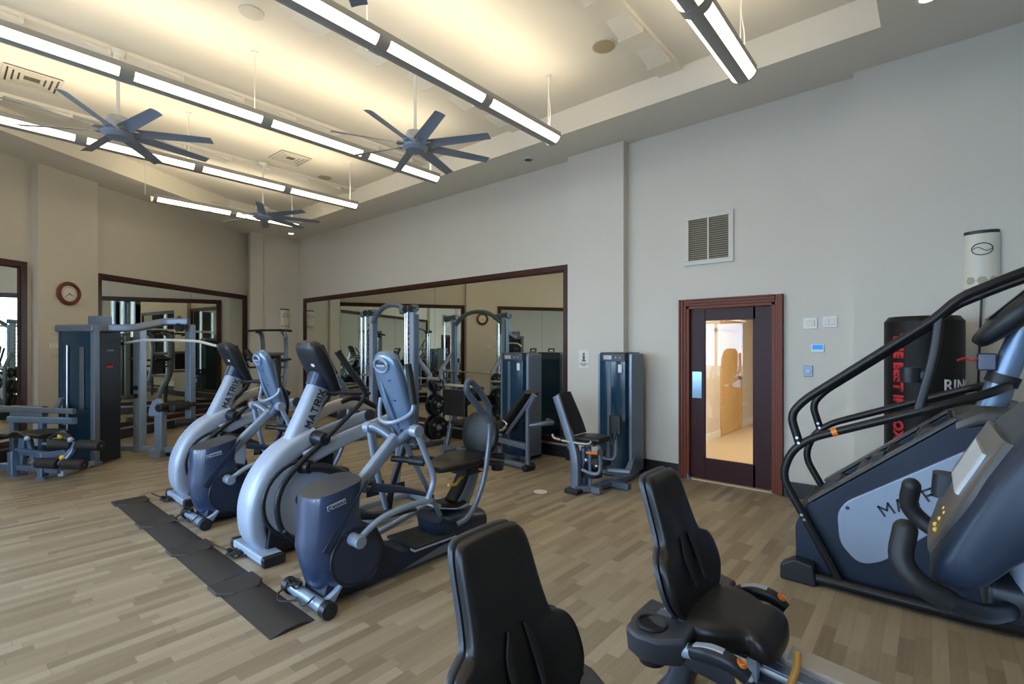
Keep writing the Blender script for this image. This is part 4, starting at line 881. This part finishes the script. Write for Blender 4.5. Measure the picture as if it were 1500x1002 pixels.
# ------------------------------------------------------------------ weight-stack towers and their machines
def tower(r, M, w_, d_, h, sticker=True, column=1):
    """front towards local -y, base at z 0, centred on x; column on the +x side (column=1) or -x"""
    P = lambda n, mb, m, p=r, bv=0, **k: part(n, mb, m, p, bv, M=M, **k)
    x0, x1 = -w_/2, w_/2; cx = x1-.06 if column == 1 else x0+.06
    sh = [(x0+.015, 0), (x0+.05, -.05), (0, -.075), (x1-.07, -.05), (x1-.05, 0)]
    t = P('shroud', MB().rings([[(a, -d_/2+b, z) for a, b in sh]+[(x1-.05, d_/2-.04, z), (x0+.015, d_/2-.04, z)] for z in (.07, h-.10)]), M_shroud, ang=30)
    P('guide_strip', MB().band([(-w_*.10, -d_/2-.072, .18), (-w_*.10, -d_/2-.072, h-.12)], .05, .010, e=6), M_stack, t)
    P('cap', MB().rings([[(a, -d_/2+b*1.15-.004, z) for a, b in sh]+[(x1-.05, d_/2, z), (x0+.01, d_/2, z)] for z in (h-.11, h-.015)]+[[(a*.97, -d_/2+b*.8, h) for a, b in sh]+[(x1-.06, d_/2, h), (x0+.03, d_/2, h)]]), M_dgrey, bv=.006, ang=30)
    P('rep_counter', MB().band([(-.06, -d_/2-.086, h-.085), (-.06, -d_/2-.086, h-.035)], .12, .01, e=6).ball((.05, -d_/2-.08, h-.065), (.014, .008, .014)).ball((.10, -d_/2-.068, h-.065), (.014, .008, .014)), M_lcd)
    P('side_column', MB().bb(cx+.005, cx+.06, -d_/2, d_/2, .02, h-.012), M_steel, bv=.012)
    P('column_stripe', MB().bb(cx+.03, cx+.05, -d_/2-.008, -d_/2+.004, .2, h-.05), M_silver)
    P('edge_post', MB().bb(x0-.005, x0+.025, -d_/2-.02, d_/2-.02, .02, h-.02), M_steel, bv=.006)
    P('base_frame', MB().bb(x0, x1, -d_/2-.03, d_/2, .01, .075), M_steel, bv=.01)
    pin = P('selector_knob', MB().ball((w_*.0, -d_/2-.09, .66), .022).ball((w_*.0, -d_/2-.085, .42), .02), M_yellow)
    P('selector_slot', MB().band([(-w_*.06, -d_/2-.076, .25), (-w_*.06, -d_/2-.076, .70)], .028, .012, e=4), M_print, t)
    if sticker:
        P('instruction_sticker', MB().bb(x1-.155, x1-.105, -d_/2-.074, -d_/2-.050, h-.245, h-.145), M_paper, bv=.001)
def pad(mb_c, s_, rot=(0, 0, 0)): return MB().box(mb_c, s_, rot)

# hip machine near the door: seat facing +x
r = thing('hip_machine', 'seated hip machine with dark weight tower, black seat and orange lever, nearest the door', 'weight machine', (-2.98, 5.1, 0))
tower(r, Matrix.Translation((0, .52, 0)), .46, .31, 1.53)
part('main_post', MB().band([(.0, -.52, .02), (-.02, -.50, .38), (-.12, -.46, .60), (-.32, -.42, 1.03)], .085, .10, lat=(0, 1, 0), e=6, sm=3), M_steel, r)
part('backrest', MB().band([(-.10, -.32, .60), (-.17, -.32, .76), (-.30, -.32, 1.06)], [.30, .30, .24], [.075, .085, .07], lat=(0, 1, 0), e=4, sm=4), M_vinyl, r, ang=50)
part('seat', MB().band([(-.06, -.32, .575), (.10, -.32, .58), (.24, -.32, .575)], [.30, .33, .24], [.06, .075, .06], lat=(0, 1, 0), e=4, sm=4), M_vinyl, r, ang=50)
part('seat_frame', MB().bb(-.22, .16, -.42, -.24, .50, .535).bb(.0, .06, -.37, -.29, .02, .50), M_steel, r, .01)
part('side_handle', MB().tube([(-.22, -.50, .545), (-.30, -.51, .56), (-.33, -.51, .60)], .014, 8, sm=3).tube([(-.2, -.50, .54), (.12, -.50, .54), (.18, -.49, .58)], .014, 8, sm=3), M_alu, r)
part('grip_handle', MB().tube([(.20, -.12, .50), (.24, -.10, .56), (.25, -.09, .65)], .018, 8, sm=3), M_dark, r)
for y, zz in ((-.14, .0), (-.48, -.10)):
    a = part('thigh_arm', MB().tube([(.05, y, .35+zz), (.17, y+.02, .32+zz), (.25, y+.05, .36+zz), (.24, y+.06, .62+zz)], .022, 10, sm=3), M_steel, r)
    part('thigh_pad', MB().band([(.24, y+.07, .60+zz), (.235, y+.075, .82+zz)], .05, .15, lat=(0, 1, 0), e=4), M_vinyl, a, .01) if y > -.3 else part('thigh_pad', MB().band([(.30, y-.02, .44), (.30, y, .50)], .05, .08, lat=(0, 1, 0), e=4), M_vinyl, a)
part('foot_peg', MB().cyl((.22, -.22, .22), (.46, -.14, .22), .03), M_steel, r, .006)
part('range_lever', MB().tube([(.10, -.46, .44), (.20, -.46, .445), (.30, -.44, .45)], .017, 8), M_orange, r)
part('cam', MB().cyl((.10, -.36, .16), (.10, -.36, .24), .12, n=28).bb(.0, .2, -.42, -.1, .26, .30), M_dark, r, .005)
part('upright_rod', MB().cyl((.13, -.44, .05), (.13, -.44, .48), .018).cyl((.02, -.40, .05), (.02, -.40, .48), .026), M_bsilver, r)
part('base_beam', MB().band([(.0, -.55, .045), (.14, -.42, .045), (.22, .30, .05)], .09, .07, e=6).bb(-.06, .26, -.46, -.40, .01, .075).bb(.10, .42, -.12, -.04, .01, .075), M_steel, r)
part('base_foot', MB().bb(-.09, .09, -.63, -.5, 0, .05), M_dark, r, .015)
part('tower_brace', MB().prism([(.02, .04), (.26, .04), (.26, .30), (.16, .30)], 'x', .16, .24), M_steel, r, .006, M=Matrix.Translation((0, .25, 0)))
part('chrome_knob', MB().ball((.10, -.47, .36), .024).ball((.2, -.42, .30), .02), M_chrome, r)

# leg machine in front of the wide mirror: seat facing -x
r = thing('leg_machine', 'seated leg machine with dark weight tower in front of the right end of the mirror', 'weight machine', (-4.4, 5.15, 0))
tower(r, Matrix.Translation((-.115, .36, 0)), .50, .30, 1.515)
part('main_post', MB().tube([(.44, -.19, .03), (.44, -.19, .70), (.46, -.19, .82), (.55, -.19, .98)], .034, 12, sm=2), M_steel, r)
part('back_brace', MB().tube([(.08, -.19, .45), (.30, -.19, .70), (.54, -.19, .99)], .03, 10), M_steel, r)
part('backrest', MB().band([(.06, -.14, .52), (.24, -.14, .74), (.46, -.14, 1.02)], [.34, .34, .30], [.075, .085, .07], lat=(0, 1, 0), e=4, sm=4), M_vinyl, r, ang=50)
part('seat', MB().band([(-.34, -.14, .515), (-.12, -.14, .53), (.08, -.14, .49)], [.36, .38, .36], [.07, .09, .08], lat=(0, 1, 0), e=4, sm=4), M_vinyl, r, ang=50)
part('seat_beam', MB().band([(-.25, -.17, .36), (.44, -.17, .30)], .07, .08, lat=(0, 1, 0), e=6).bb(-.22, -.15, -.2, -.12, .04, .48), M_steel, r)
part('tower_arm', MB().tube([(.44, -.19, .58), (.64, -.08, .62), (.68, .02, .62), (.42, .26, .60)], .03, 10, fl=.05), M_steel, r)
part('floor_beam', MB().tube([(-.30, -.10, .05), (.44, -.19, .05)], .038, 12).tube([(-.1, -.10, .05), (.0, .30, .05)], .03, 10), M_steel, r)
part('foot', MB().cyl((.44, -.27, .045), (.44, -.08, .045), .045), M_dark, r, .008)
part('lever_arm', MB().tube([(-.14, -.30, .40), (-.36, -.31, .28), (-.46, -.31, .20)], .024, 8, sm=3), M_steel, r)
part('roller_pad', MB().cyl((-.46, -.36, .20), (-.46, .10, .20), .05), M_foam, r, .015)
part('side_handle', MB().tube([(.02, -.34, .50), (.16, -.36, .52), (.22, -.36, .60), (.16, -.36, .64)], .016, 8, sm=3), M_chrome, r)
part('adjust_knob', MB().ball((-.03, -.34, .60), .022), M_yellow, r)

# half rack with an arch and plate pegs
r = thing('smith_rack', 'tall silver lifting rack with an arched top standing before the mirror', 'rack', (-6.8, 4.9, 0))
for sx, yy in ((-1, .06), (1, -.06)):
    x = sx*.64
    up = part('upright', MB().bb(x-.05, x+.05, yy-.035, yy+.035, .03, 2.16), M_lsilver, r, .01)
    hl = MB()
    for i in range(20): hl.bb(x-.062, x-.046, yy-.05, yy-.02, .35+.085*i, .375+.085*i)
    part('notches', hl, M_print, up)
    part('blue_side_plate', MB().bb(x+.05, x+.085, yy-.03, yy+.05, .1, 2.1), M_bsilver, up)
    for dx, dy in ((-.13, -.05), (-.30, -.02)): part('guide_rod', MB().cyl((x+dx if sx < 0 else x+dx*.55, yy+dy, .06), (x+dx if sx < 0 else x+dx*.55, yy+dy, 2.14), .018, n=12), M_chrome, r)
    ct = part('top_cap', MB().band([(x-.26, yy-.02, 2.17), (x+.10, yy-.02, 2.20)], .12, .11, lat=(0, 1, 0), e=4), M_steel, r, .01)
    for dx in (-.09, .05): part('pulley', MB().cyl((x+dx, yy-.10, 2.19), (x+dx, yy-.02, 2.19), .052, n=24), M_dark, ct, .006)
    part('base', MB().band([(x, yy-.42, .04), (x, yy+.60, .04)], .09, .08, e=5), M_steel, r)
    for z in (.32, .68, 1.0): part('plate_peg', MB().cyl((x, yy+.34, z), (x+sx*.28, yy+.34, z), .022), M_alu, r)
    part('rear_post', MB().band([(x, yy+.34, .04), (x, yy+.34, 1.15), (x, yy+.05, 1.45)], .06, .07, e=5), M_lsilver, r)
part('arch', MB().tube([(-.60, .05, 2.02), (-.44, .04, 2.17), (-.22, .02, 2.27), (.05, 0, 2.29), (.32, -.03, 2.23), (.60, -.05, 2.04)], .042, 12, sm=6), M_steel, r)
part('floor_cross', MB().band([(-.64, .62, .05), (.64, .50, .05)], .09, .08, lat=(0, 1, 0), e=5), M_steel, r)
part('bar_hook', MB().prism([(-.03, 1.08), (.02, 1.08), (.10, 1.16), (.09, 1.18), (.03, 1.12), (-.03, 1.13)], 'x', -.70, -.62, M=None) if False else MB().bb(-.82, -.55, -.06, -.03, 1.10, 1.125).prism([(-.05, 1.11), (-.03, 1.11), (-.05, 1.28), (-.065, 1.28)], 'x', -.64, -.60), M_alu, r)
rx, ry = -6.8, 4.9
bar = thing('barbell', 'steel barbell held across the lifting rack', 'barbell', (rx, ry+.14, 1.10))
part('bar', MB().cyl((-1.0, 0, 0), (1.0, 0, 0), .014), M_chrome, bar)
for sx in (-1, 1): part('sleeve', MB().cyl((sx*.78, 0, 0), (sx*1.02, 0, 0), .025), M_alu, bar)
def wplate(x, y, z, rr, label, t=.035):
    r_ = thing('weight_plate', label, 'weight plate', (x, y, z), 0, 'black weight plates on the rack')
    part('plate', MB().cyl((-t/2, 0, 0), (t/2, 0, 0), rr, n=36).torus((t/2, 0, 0), rr*.9, .006, 'x', 32, 6).torus((-t/2, 0, 0), rr*.9, .006, 'x', 32, 6), M_plate, r_, .006)
    part('hub', MB().cyl((-t*.7, 0, 0), (t*.7, 0, 0), rr*.28, n=20), M_alu, r_)
    for k in range(3): a = 2*PI*k/3+.5; part('grip_hole', MB().ball((t*.5, rr*.6*math.cos(a), rr*.6*math.sin(a)), (.006, rr*.2, rr*.14), 10, 6), M_steel, r_)
nm = {-1: 'left', 1: 'right'}
for sx, yy in ((-1, .06), (1, -.06)):
    for z, rr, hn in ((.32, .20, 'lowest'), (.68, .17, 'middle'), (1.0, .12, 'top')):
        for k, od in enumerate(('inner', 'outer')):
            wplate(rx+sx*(.64+.10+.10*k), ry+yy+.34, z-rr*.0, rr-.02*k, '%s black weight plate on the %s peg at the %s side of the rack' % (od, hn, nm[sx]))

# preacher-curl bench between the rack and the leg machine
r = thing('curl_bench', 'arm-curl bench with a broad black pad on grey legs, left of the leg machine', 'bench', (-5.55, 5.25, 0))
part('arm_pad', MB().prism([(-.20, .98), (-.17, .93), (.16, .72), (.19, .76), (-.12, 1.0)], 'x', -.36, .10), M_vinyl, r, .015, M=Matrix.Rotation(R(180), 4, 'Z'))
part('pad_back', MB().bb(-.12, .34, -.21, -.14, .56, .96), M_vinyl, r, .02)
part('pad_top', MB().band([(-.42, .14, .985), (.26, .14, .985)], .16, .03, lat=(0, 1, 0), e=6), M_beige, r)  # beige stands in for the ceiling reflected on the pad's top
for x in (-.22, .0): part('leg', MB().band([(x, -.06 if x < 0 else .17, .03), (x, .12, .72)], .07, .06, e=5), M_steel, r)
part('base', MB().bb(-.30, .34, -.10, -.02, .0, .06).bb(-.05, .03, -.35, .25, .0, .06), M_steel, r, .01)
part('seat_post', MB().band([(.25, -.06, .04), (.22, -.08, .44)], .06, .06, e=5), M_silver, r)
part('seat', MB().band([(.06, -.10, .47), (.40, -.10, .47)], .28, .07, lat=(0, 1, 0), e=4), M_vinyl, r, .01)

# prone leg-curl machine and lat tower by the left wall (local x along the wall, -y into the room)
def wl(s, n, z=0.): return Vector((s, -n, z))
r = thing('leg_curl_machine', 'leg-curl bench with black rollers and blue frame at the left edge', 'weight machine'); r.matrix_world = LM(-1.9, 1.5)
o_ = lambda s, n, z: (s+1.9, -(n-1.5), z)
part('pad', MB().band([o_(-1.86, .88, .50), o_(-1.84, 1.2, .515), o_(-1.86, 1.47, .50)], [.36, .42, .38], [.06, .07, .06], lat=X_, e=4, sm=3), M_vinyl, r, ang=50)
part('chest_pad', MB().band([o_(-1.90, .45, .42), o_(-1.88, .86, .49)], .36, .07, e=4), M_vinyl, r)
for nm_, s, z, a, b in (('upper', -2.08, .435, 1.66, 2.36), ('lower', -2.16, .225, 1.58, 2.22)):
    part('roller_axle', MB().cyl(o_(s, a-.1, z), o_(s, b, z), .018), M_steel, r)
    m = (a+b)/2
    for c, d in ((a, m-.03), (m+.03, b)): part('roller', MB().cyl(o_(s, c, z), o_(s, d, z), .062, n=24), M_foam, r, .02, 3)
part('frame', MB().band([o_(-1.9, .95, .30), o_(-2.0, 1.5, .28), o_(-2.08, 1.9, .34)], .06, .08, lat=X_, e=5).band([o_(-1.9, .6, .10), o_(-2.0, 1.7, .10)], .07, .07, lat=X_, e=5).band([o_(-1.9, 1.0, .08), o_(-1.9, 1.05, .46)], .07, .09, lat=X_, e=5).band([o_(-1.88, 1.1, .44), o_(-1.98, 1.32, .12)], .05, .06, lat=X_, e=5), M_bsilver, r)
for s, n in ((-1.98, 1.45), (-1.96, 1.0)): part('foot', MB().band([o_(s-.02, n, .0), o_(s, n-.03, .30)], .09, .08, lat=X_, e=6).bb(*(lambda q: (q[0]-.07, q[0]+.07, q[1]-.09, q[1]+.05, 0, .02))(o_(s, n, 0))), M_bsilver, r)
part('cross_tube', MB().band([o_(-1.62, .45, .64), o_(-1.62, 1.45, .64)], .07, .085, lat=X_, e=6), M_bsilver, r)
part('head_bar', MB().band([o_(-1.60, .3, .78), o_(-1.60, 1.42, .76)], .05, .07, lat=X_, e=6).band([o_(-1.58, .45, .74), o_(-1.58, .95, .74)], .08, .16, lat=X_, e=5).tube([o_(-1.58, 1.12, .78), o_(-1.58, 1.18, .86), o_(-1.58, 1.20, .93)], .03, 8), M_steel, r)
for n in (.52, .96): part('upright', MB().band([o_(-1.62, n, .02), o_(-1.62, n, .62)], .07, .07, lat=X_, e=6), M_bsilver, r)
for n in (1.34, 1.95): part('hand_grip', MB().tube([o_(-2.04, n-.35, .50), o_(-2.06, n-.2, .56), o_(-2.10, n-.05, .55), o_(-2.13, n+.05, .52)], .02, 10, sm=3).ball(o_(-2.13, n+.06, .515), .026), M_dark, r)
part('grip_cap', MB().ball(o_(-2.15, 1.42, .51), .03).ball(o_(-2.15, 2.02, .51), .03), M_lsilver, r)
part('lever_arm', MB().band([o_(-2.0, 1.72, .55), o_(-2.08, 1.98, .43), o_(-2.16, 1.9, .22)], .05, .07, lat=X_, e=5, sm=3), M_bsilver, r)
part('adjust_knob', MB().ball(o_(-2.06, 1.78, .53), .035).ball(o_(-2.16, 1.92, .30), .03), M_yellow, r)
part('floor_link', MB().band([o_(-2.0, 1.7, .06), o_(-1.45, 1.52, .06)], .06, .06, lat=X_, e=5), M_silver, r)

r = thing('lat_pulldown_machine', 'tall pulldown tower with long white lat bar and grey overhead beam, by the clock pilaster', 'weight machine'); r.matrix_world = LM(-1.2, 1.3)
o_ = lambda s, n, z: (s+1.2, -(n-1.3), z)
# weight stack housing: broad tinted face towards -s
Mt = Matrix.Translation(o_(-1.18, 1.21, 0)) @ Matrix.Rotation(R(-90), 4, 'Z')
P = lambda n_, mb, m, p=r, bv=0: part(n_, mb, m, p, bv, M=Mt)
t = P('shroud', MB().rings([[(-.30, -.20, z), (-.24, -.23, z), (.10, -.245, z), (.24, -.22, z), (.24, .15, z), (-.30, .15, z)] for z in (.05, 1.80)]), M_shroud)
P('guide_rod', MB().cyl((-.10, -.25, .3), (-.10, -.25, 1.62), .012, n=8), M_alu, t); P('weight_strip', MB().band([(.12, -.247, .75), (.12, -.247, 1.60)], .07, .008, e=6), M_stack, t)
P('weight_numbers', MB().bb(-.22, -.19, -.238, -.228, .72, .88), M_lsilver, t)
P('selector_knob', MB().ball((-.13, -.26, .58), .03), M_yellow, t); P('selector_slot', MB().bb(-.14, -.11, -.252, -.24, .3, .8), M_print, t)
P('edge_post', MB().bb(.24, .31, -.24, -.16, .02, 1.86), M_steel, bv=.01)
P('post_foot', MB().bb(.23, .32, -.27, -.13, 0, .05), M_steel, bv=.01)
P('cap', MB().rings([[(-.31, -.25, z), (.30, -.26, z), (.30, .16, z), (-.31, .16, z)] for z in (1.80, 1.90)]), M_steel, bv=.02)
P('cap_box', MB().bb(.10, .27, -.15, .05, 1.88, 2.02), M_steel, bv=.01)
P('side_panel', MB().bb(.25, .30, -.155, .15, .03, 1.80), M_dark, bv=.01)
P('rear_knob', MB().ball((.305, -.02, 1.32), (.02, .05, .02)), M_red)
P('rear_plate', MB().bb(.298, .306, -.06, .04, 1.54, 1.56), M_steel)
ob = part('overhead_beam', MB().band([o_(-1.20, 1.45, 1.86), o_(-1.05, 1.75, 1.86), o_(-.80, 2.0, 1.965), o_(-.72, 2.30, 1.965)], .09, .10, lat=X_, e=6, fl=.12), M_steel, r)
part('pulley', MB().cyl(o_(-.80, 2.2, 1.88), o_(-.74, 2.2, 1.88), .06, n=24), M_dark, ob)
part('post', MB().bb(*(lambda q: (q[0]-.06, q[0]+.06, q[1]-.06, q[1]+.06, .05, 1.93))(o_(-.72, 1.50, 0))), M_silver, r, .012)
part('post_knob', MB().cyl(o_(-.80, 1.50, 1.0), o_(-.77, 1.5, 1.0), .035).cyl(o_(-.80, 1.50, .88), o_(-.77, 1.5, .88), .035), M_dark, r)
part('far_post', MB().bb(*(lambda q: (q[0]-.05, q[0]+.05, q[1]-.05, q[1]+.05, .05, 1.93))(o_(-.62, 2.24, 0))), M_steel, r, .012)
part('floor_beam', MB().band([o_(-.72, 1.15, .10), o_(-.72, 2.6, .10)], .08, .08, lat=X_, e=6), M_silver, r)
part('floor_foot', MB().bb(*(lambda q: (q[0]-.09, q[0]+.09, q[1]-.09, q[1]+.09, 0, .12))(o_(-.76, 1.86, 0))), M_silver, r, .01)
part('rubber_foot', MB().bb(*(lambda q: (q[0]-.08, q[0]+.08, q[1]-.18, q[1]+.18, 0, .05))(o_(-.66, 1.86, 0))), M_dark, r, .015)
part('seat_post', MB().bb(*(lambda q: (q[0]-.05, q[0]+.05, q[1]-.06, q[1]+.06, .1, .62))(o_(-.76, 1.88, 0))), M_silver, r, .01)
part('adjust_cam', MB().prism([(-1.78, .60), (-1.78, .70), (-1.84, .82), (-1.93, .86), (-2.0, .78), (-2.0, .60)], 'x', -.84, -.78, M=None) if False else MB().rings([[o_(s, n, z) for n, z in ((1.78, .60), (1.78, .70), (1.84, .82), (1.93, .86), (2.0, .78), (2.0, .60))] for s in (-.86, -.80)]), M_silver, r, .008)
for n in (2.02, 2.24): part('thigh_roller', MB().cyl(o_(-.95, n, .73), o_(-.55, n, .76), .06, n=20), M_foam, r, .02)
part('seat', MB().band([o_(-.90, 2.25, .52), o_(-.60, 2.55, .52)], .34, .08, e=4), M_vinyl, r, .01)
part('seat_support', MB().band([o_(-.72, 2.4, .1), o_(-.72, 2.4, .5)], .08, .08, e=5), M_steel, r)
lb = part('lat_bar', MB().tube([o_(-.90, 1.42, 1.65), o_(-.90, 1.72, 1.695), o_(-.90, 2.15, 1.695), o_(-.90, 2.45, 1.685), o_(-.90, 2.62, 1.675), o_(-.90, 2.90, 1.61)], .019, 10), M_white, r)
part('bar_end', MB().cyl(o_(-.90, 1.38, 1.645), o_(-.90, 1.44, 1.653), .026), M_dark, lb)
part('cable', MB().cyl(o_(-.88, 2.2, 1.70), o_(-.78, 2.2, 1.90), .006, n=6), M_cable, lb)

# dip and knee-raise station in the corner
r = thing('dip_station', 'grey dip and knee-raise station standing in the far corner below the air purifier', 'dip station', (-10.75, 4.72, 0), R(40.5))
for sx in (-1, 1):
    part('upright', MB().tube([(sx*.27, -.25, .04), (sx*.27, -.22, .62), (sx*.25, .0, .92), (sx*.25, .05, 1.60), (sx*.25, .0, 1.86), (sx*.25, -.14, 1.93)], .045, 12, fl=.16), M_steel, r)
    part('base_rail', MB().tube([(sx*.32, -.5, .04), (sx*.27, .0, .04), (sx*.3, .4, .04)], .04, 10), M_steel, r)
    part('dip_bar', MB().tube([(sx*.25, .03, 1.30), (sx*.30, -.35, 1.30)], .022, 8), M_dark, r)
    part('dip_bar_lower', MB().tube([(sx*.25, .04, 1.17), (sx*.32, -.35, 1.17)], .02, 8), M_dark, r)
part('pull_bar', MB().tube([(-.48, -.22, 1.93), (-.25, -.14, 1.95), (.25, -.14, 1.95), (.48, -.22, 1.93)], .024, 10), M_dark, r)
part('pull_grip', MB().cyl((-.20, -.34, 1.90), (-.20, -.12, 1.93), .02), M_foam, r)
part('hook', MB().tube([(.30, -.16, 1.92), (.32, -.16, 1.82), (.29, -.16, 1.80)], .012, 8), M_alu, r)
part('cross_member', MB().cyl((-.25, .05, 1.45), (.25, .05, 1.45), .03).cyl((-.25, .0, .95), (.25, .0, .95), .03).cyl((-.27, .0, .06), (.27, .0, .06), .035), M_steel, r)
part('back_pad', MB().bb(-.16, .16, -.05, .02, 1.0, 1.42), M_vinyl, r, .02)
for sx in (-1, 1): part('elbow_pad', MB().bb(sx*.36-.05, sx*.36+.05, -.38, -.05, 1.31, 1.36), M_vinyl, r, .015)

# ------------------------------------------------------------------ camera, sky, daylight
cam = bpy.data.cameras.new('camera'); co = link(bpy.data.objects.new('camera', cam))
cam.sensor_width = 36; cam.lens = 36*721/1500; cam.shift_y = 7/1500; cam.clip_start = .05
co.location = (0, 0, 1.6); co.rotation_euler = (PI/2, 0, R(40.46)); S.camera = co
wd = bpy.data.worlds.new('sky'); S.world = wd; wd.use_nodes = True
nt = wd.node_tree; bg = nt.nodes['Background']
tc = nt.nodes.new('ShaderNodeTexCoord'); sp = nt.nodes.new('ShaderNodeSeparateXYZ'); cr = nt.nodes.new('ShaderNodeValToRGB')
nt.links.new(tc.outputs['Generated'], sp.inputs[0]); nt.links.new(sp.outputs[2], cr.inputs[0]); nt.links.new(cr.outputs[0], bg.inputs[0])
e = cr.color_ramp.elements; e[0].position = 0.; e[0].color = (.56, .72, .90, 1); e[1].position = .7; e[1].color = (.26, .46, .86, 1)
bg.inputs[1].default_value = 8.
for a, b in wins:
    l = bpy.data.lights.new('window_portal', 'AREA'); l.shape = 'RECTANGLE'; l.size = b-a; l.size_y = wz1-wz0; l.cycles.is_portal = True
    lo = link(bpy.data.objects.new('window_portal', l)); lo.location = ((a+b)/2, YF-.21, (wz0+wz1)/2); lo.rotation_euler = (PI/2, 0, 0)
    lo.rotation_euler = (R(90), 0, R(0))
l = bpy.data.lights.new('window_portal', 'AREA'); l.shape = 'RECTANGLE'; l.size = 3.0; l.size_y = wz1-wz0; l.cycles.is_portal = True
lo = link(bpy.data.objects.new('window_portal', l)); lo.matrix_world = LM(-5.5, -.2, (wz0+wz1)/2) @ Matrix.Rotation(R(-90), 4, 'X')
vs = S.view_settings; vs.view_transform = 'Standard'; vs.look = 'None'; vs.exposure = 1.1; vs.gamma = 1.; vs.use_curve_mapping = False
S.cycles.max_bounces = 14; S.cycles.glossy_bounces = 10; S.cycles.transparent_max_bounces = 24; S.cycles.sample_clamp_indirect = 6.
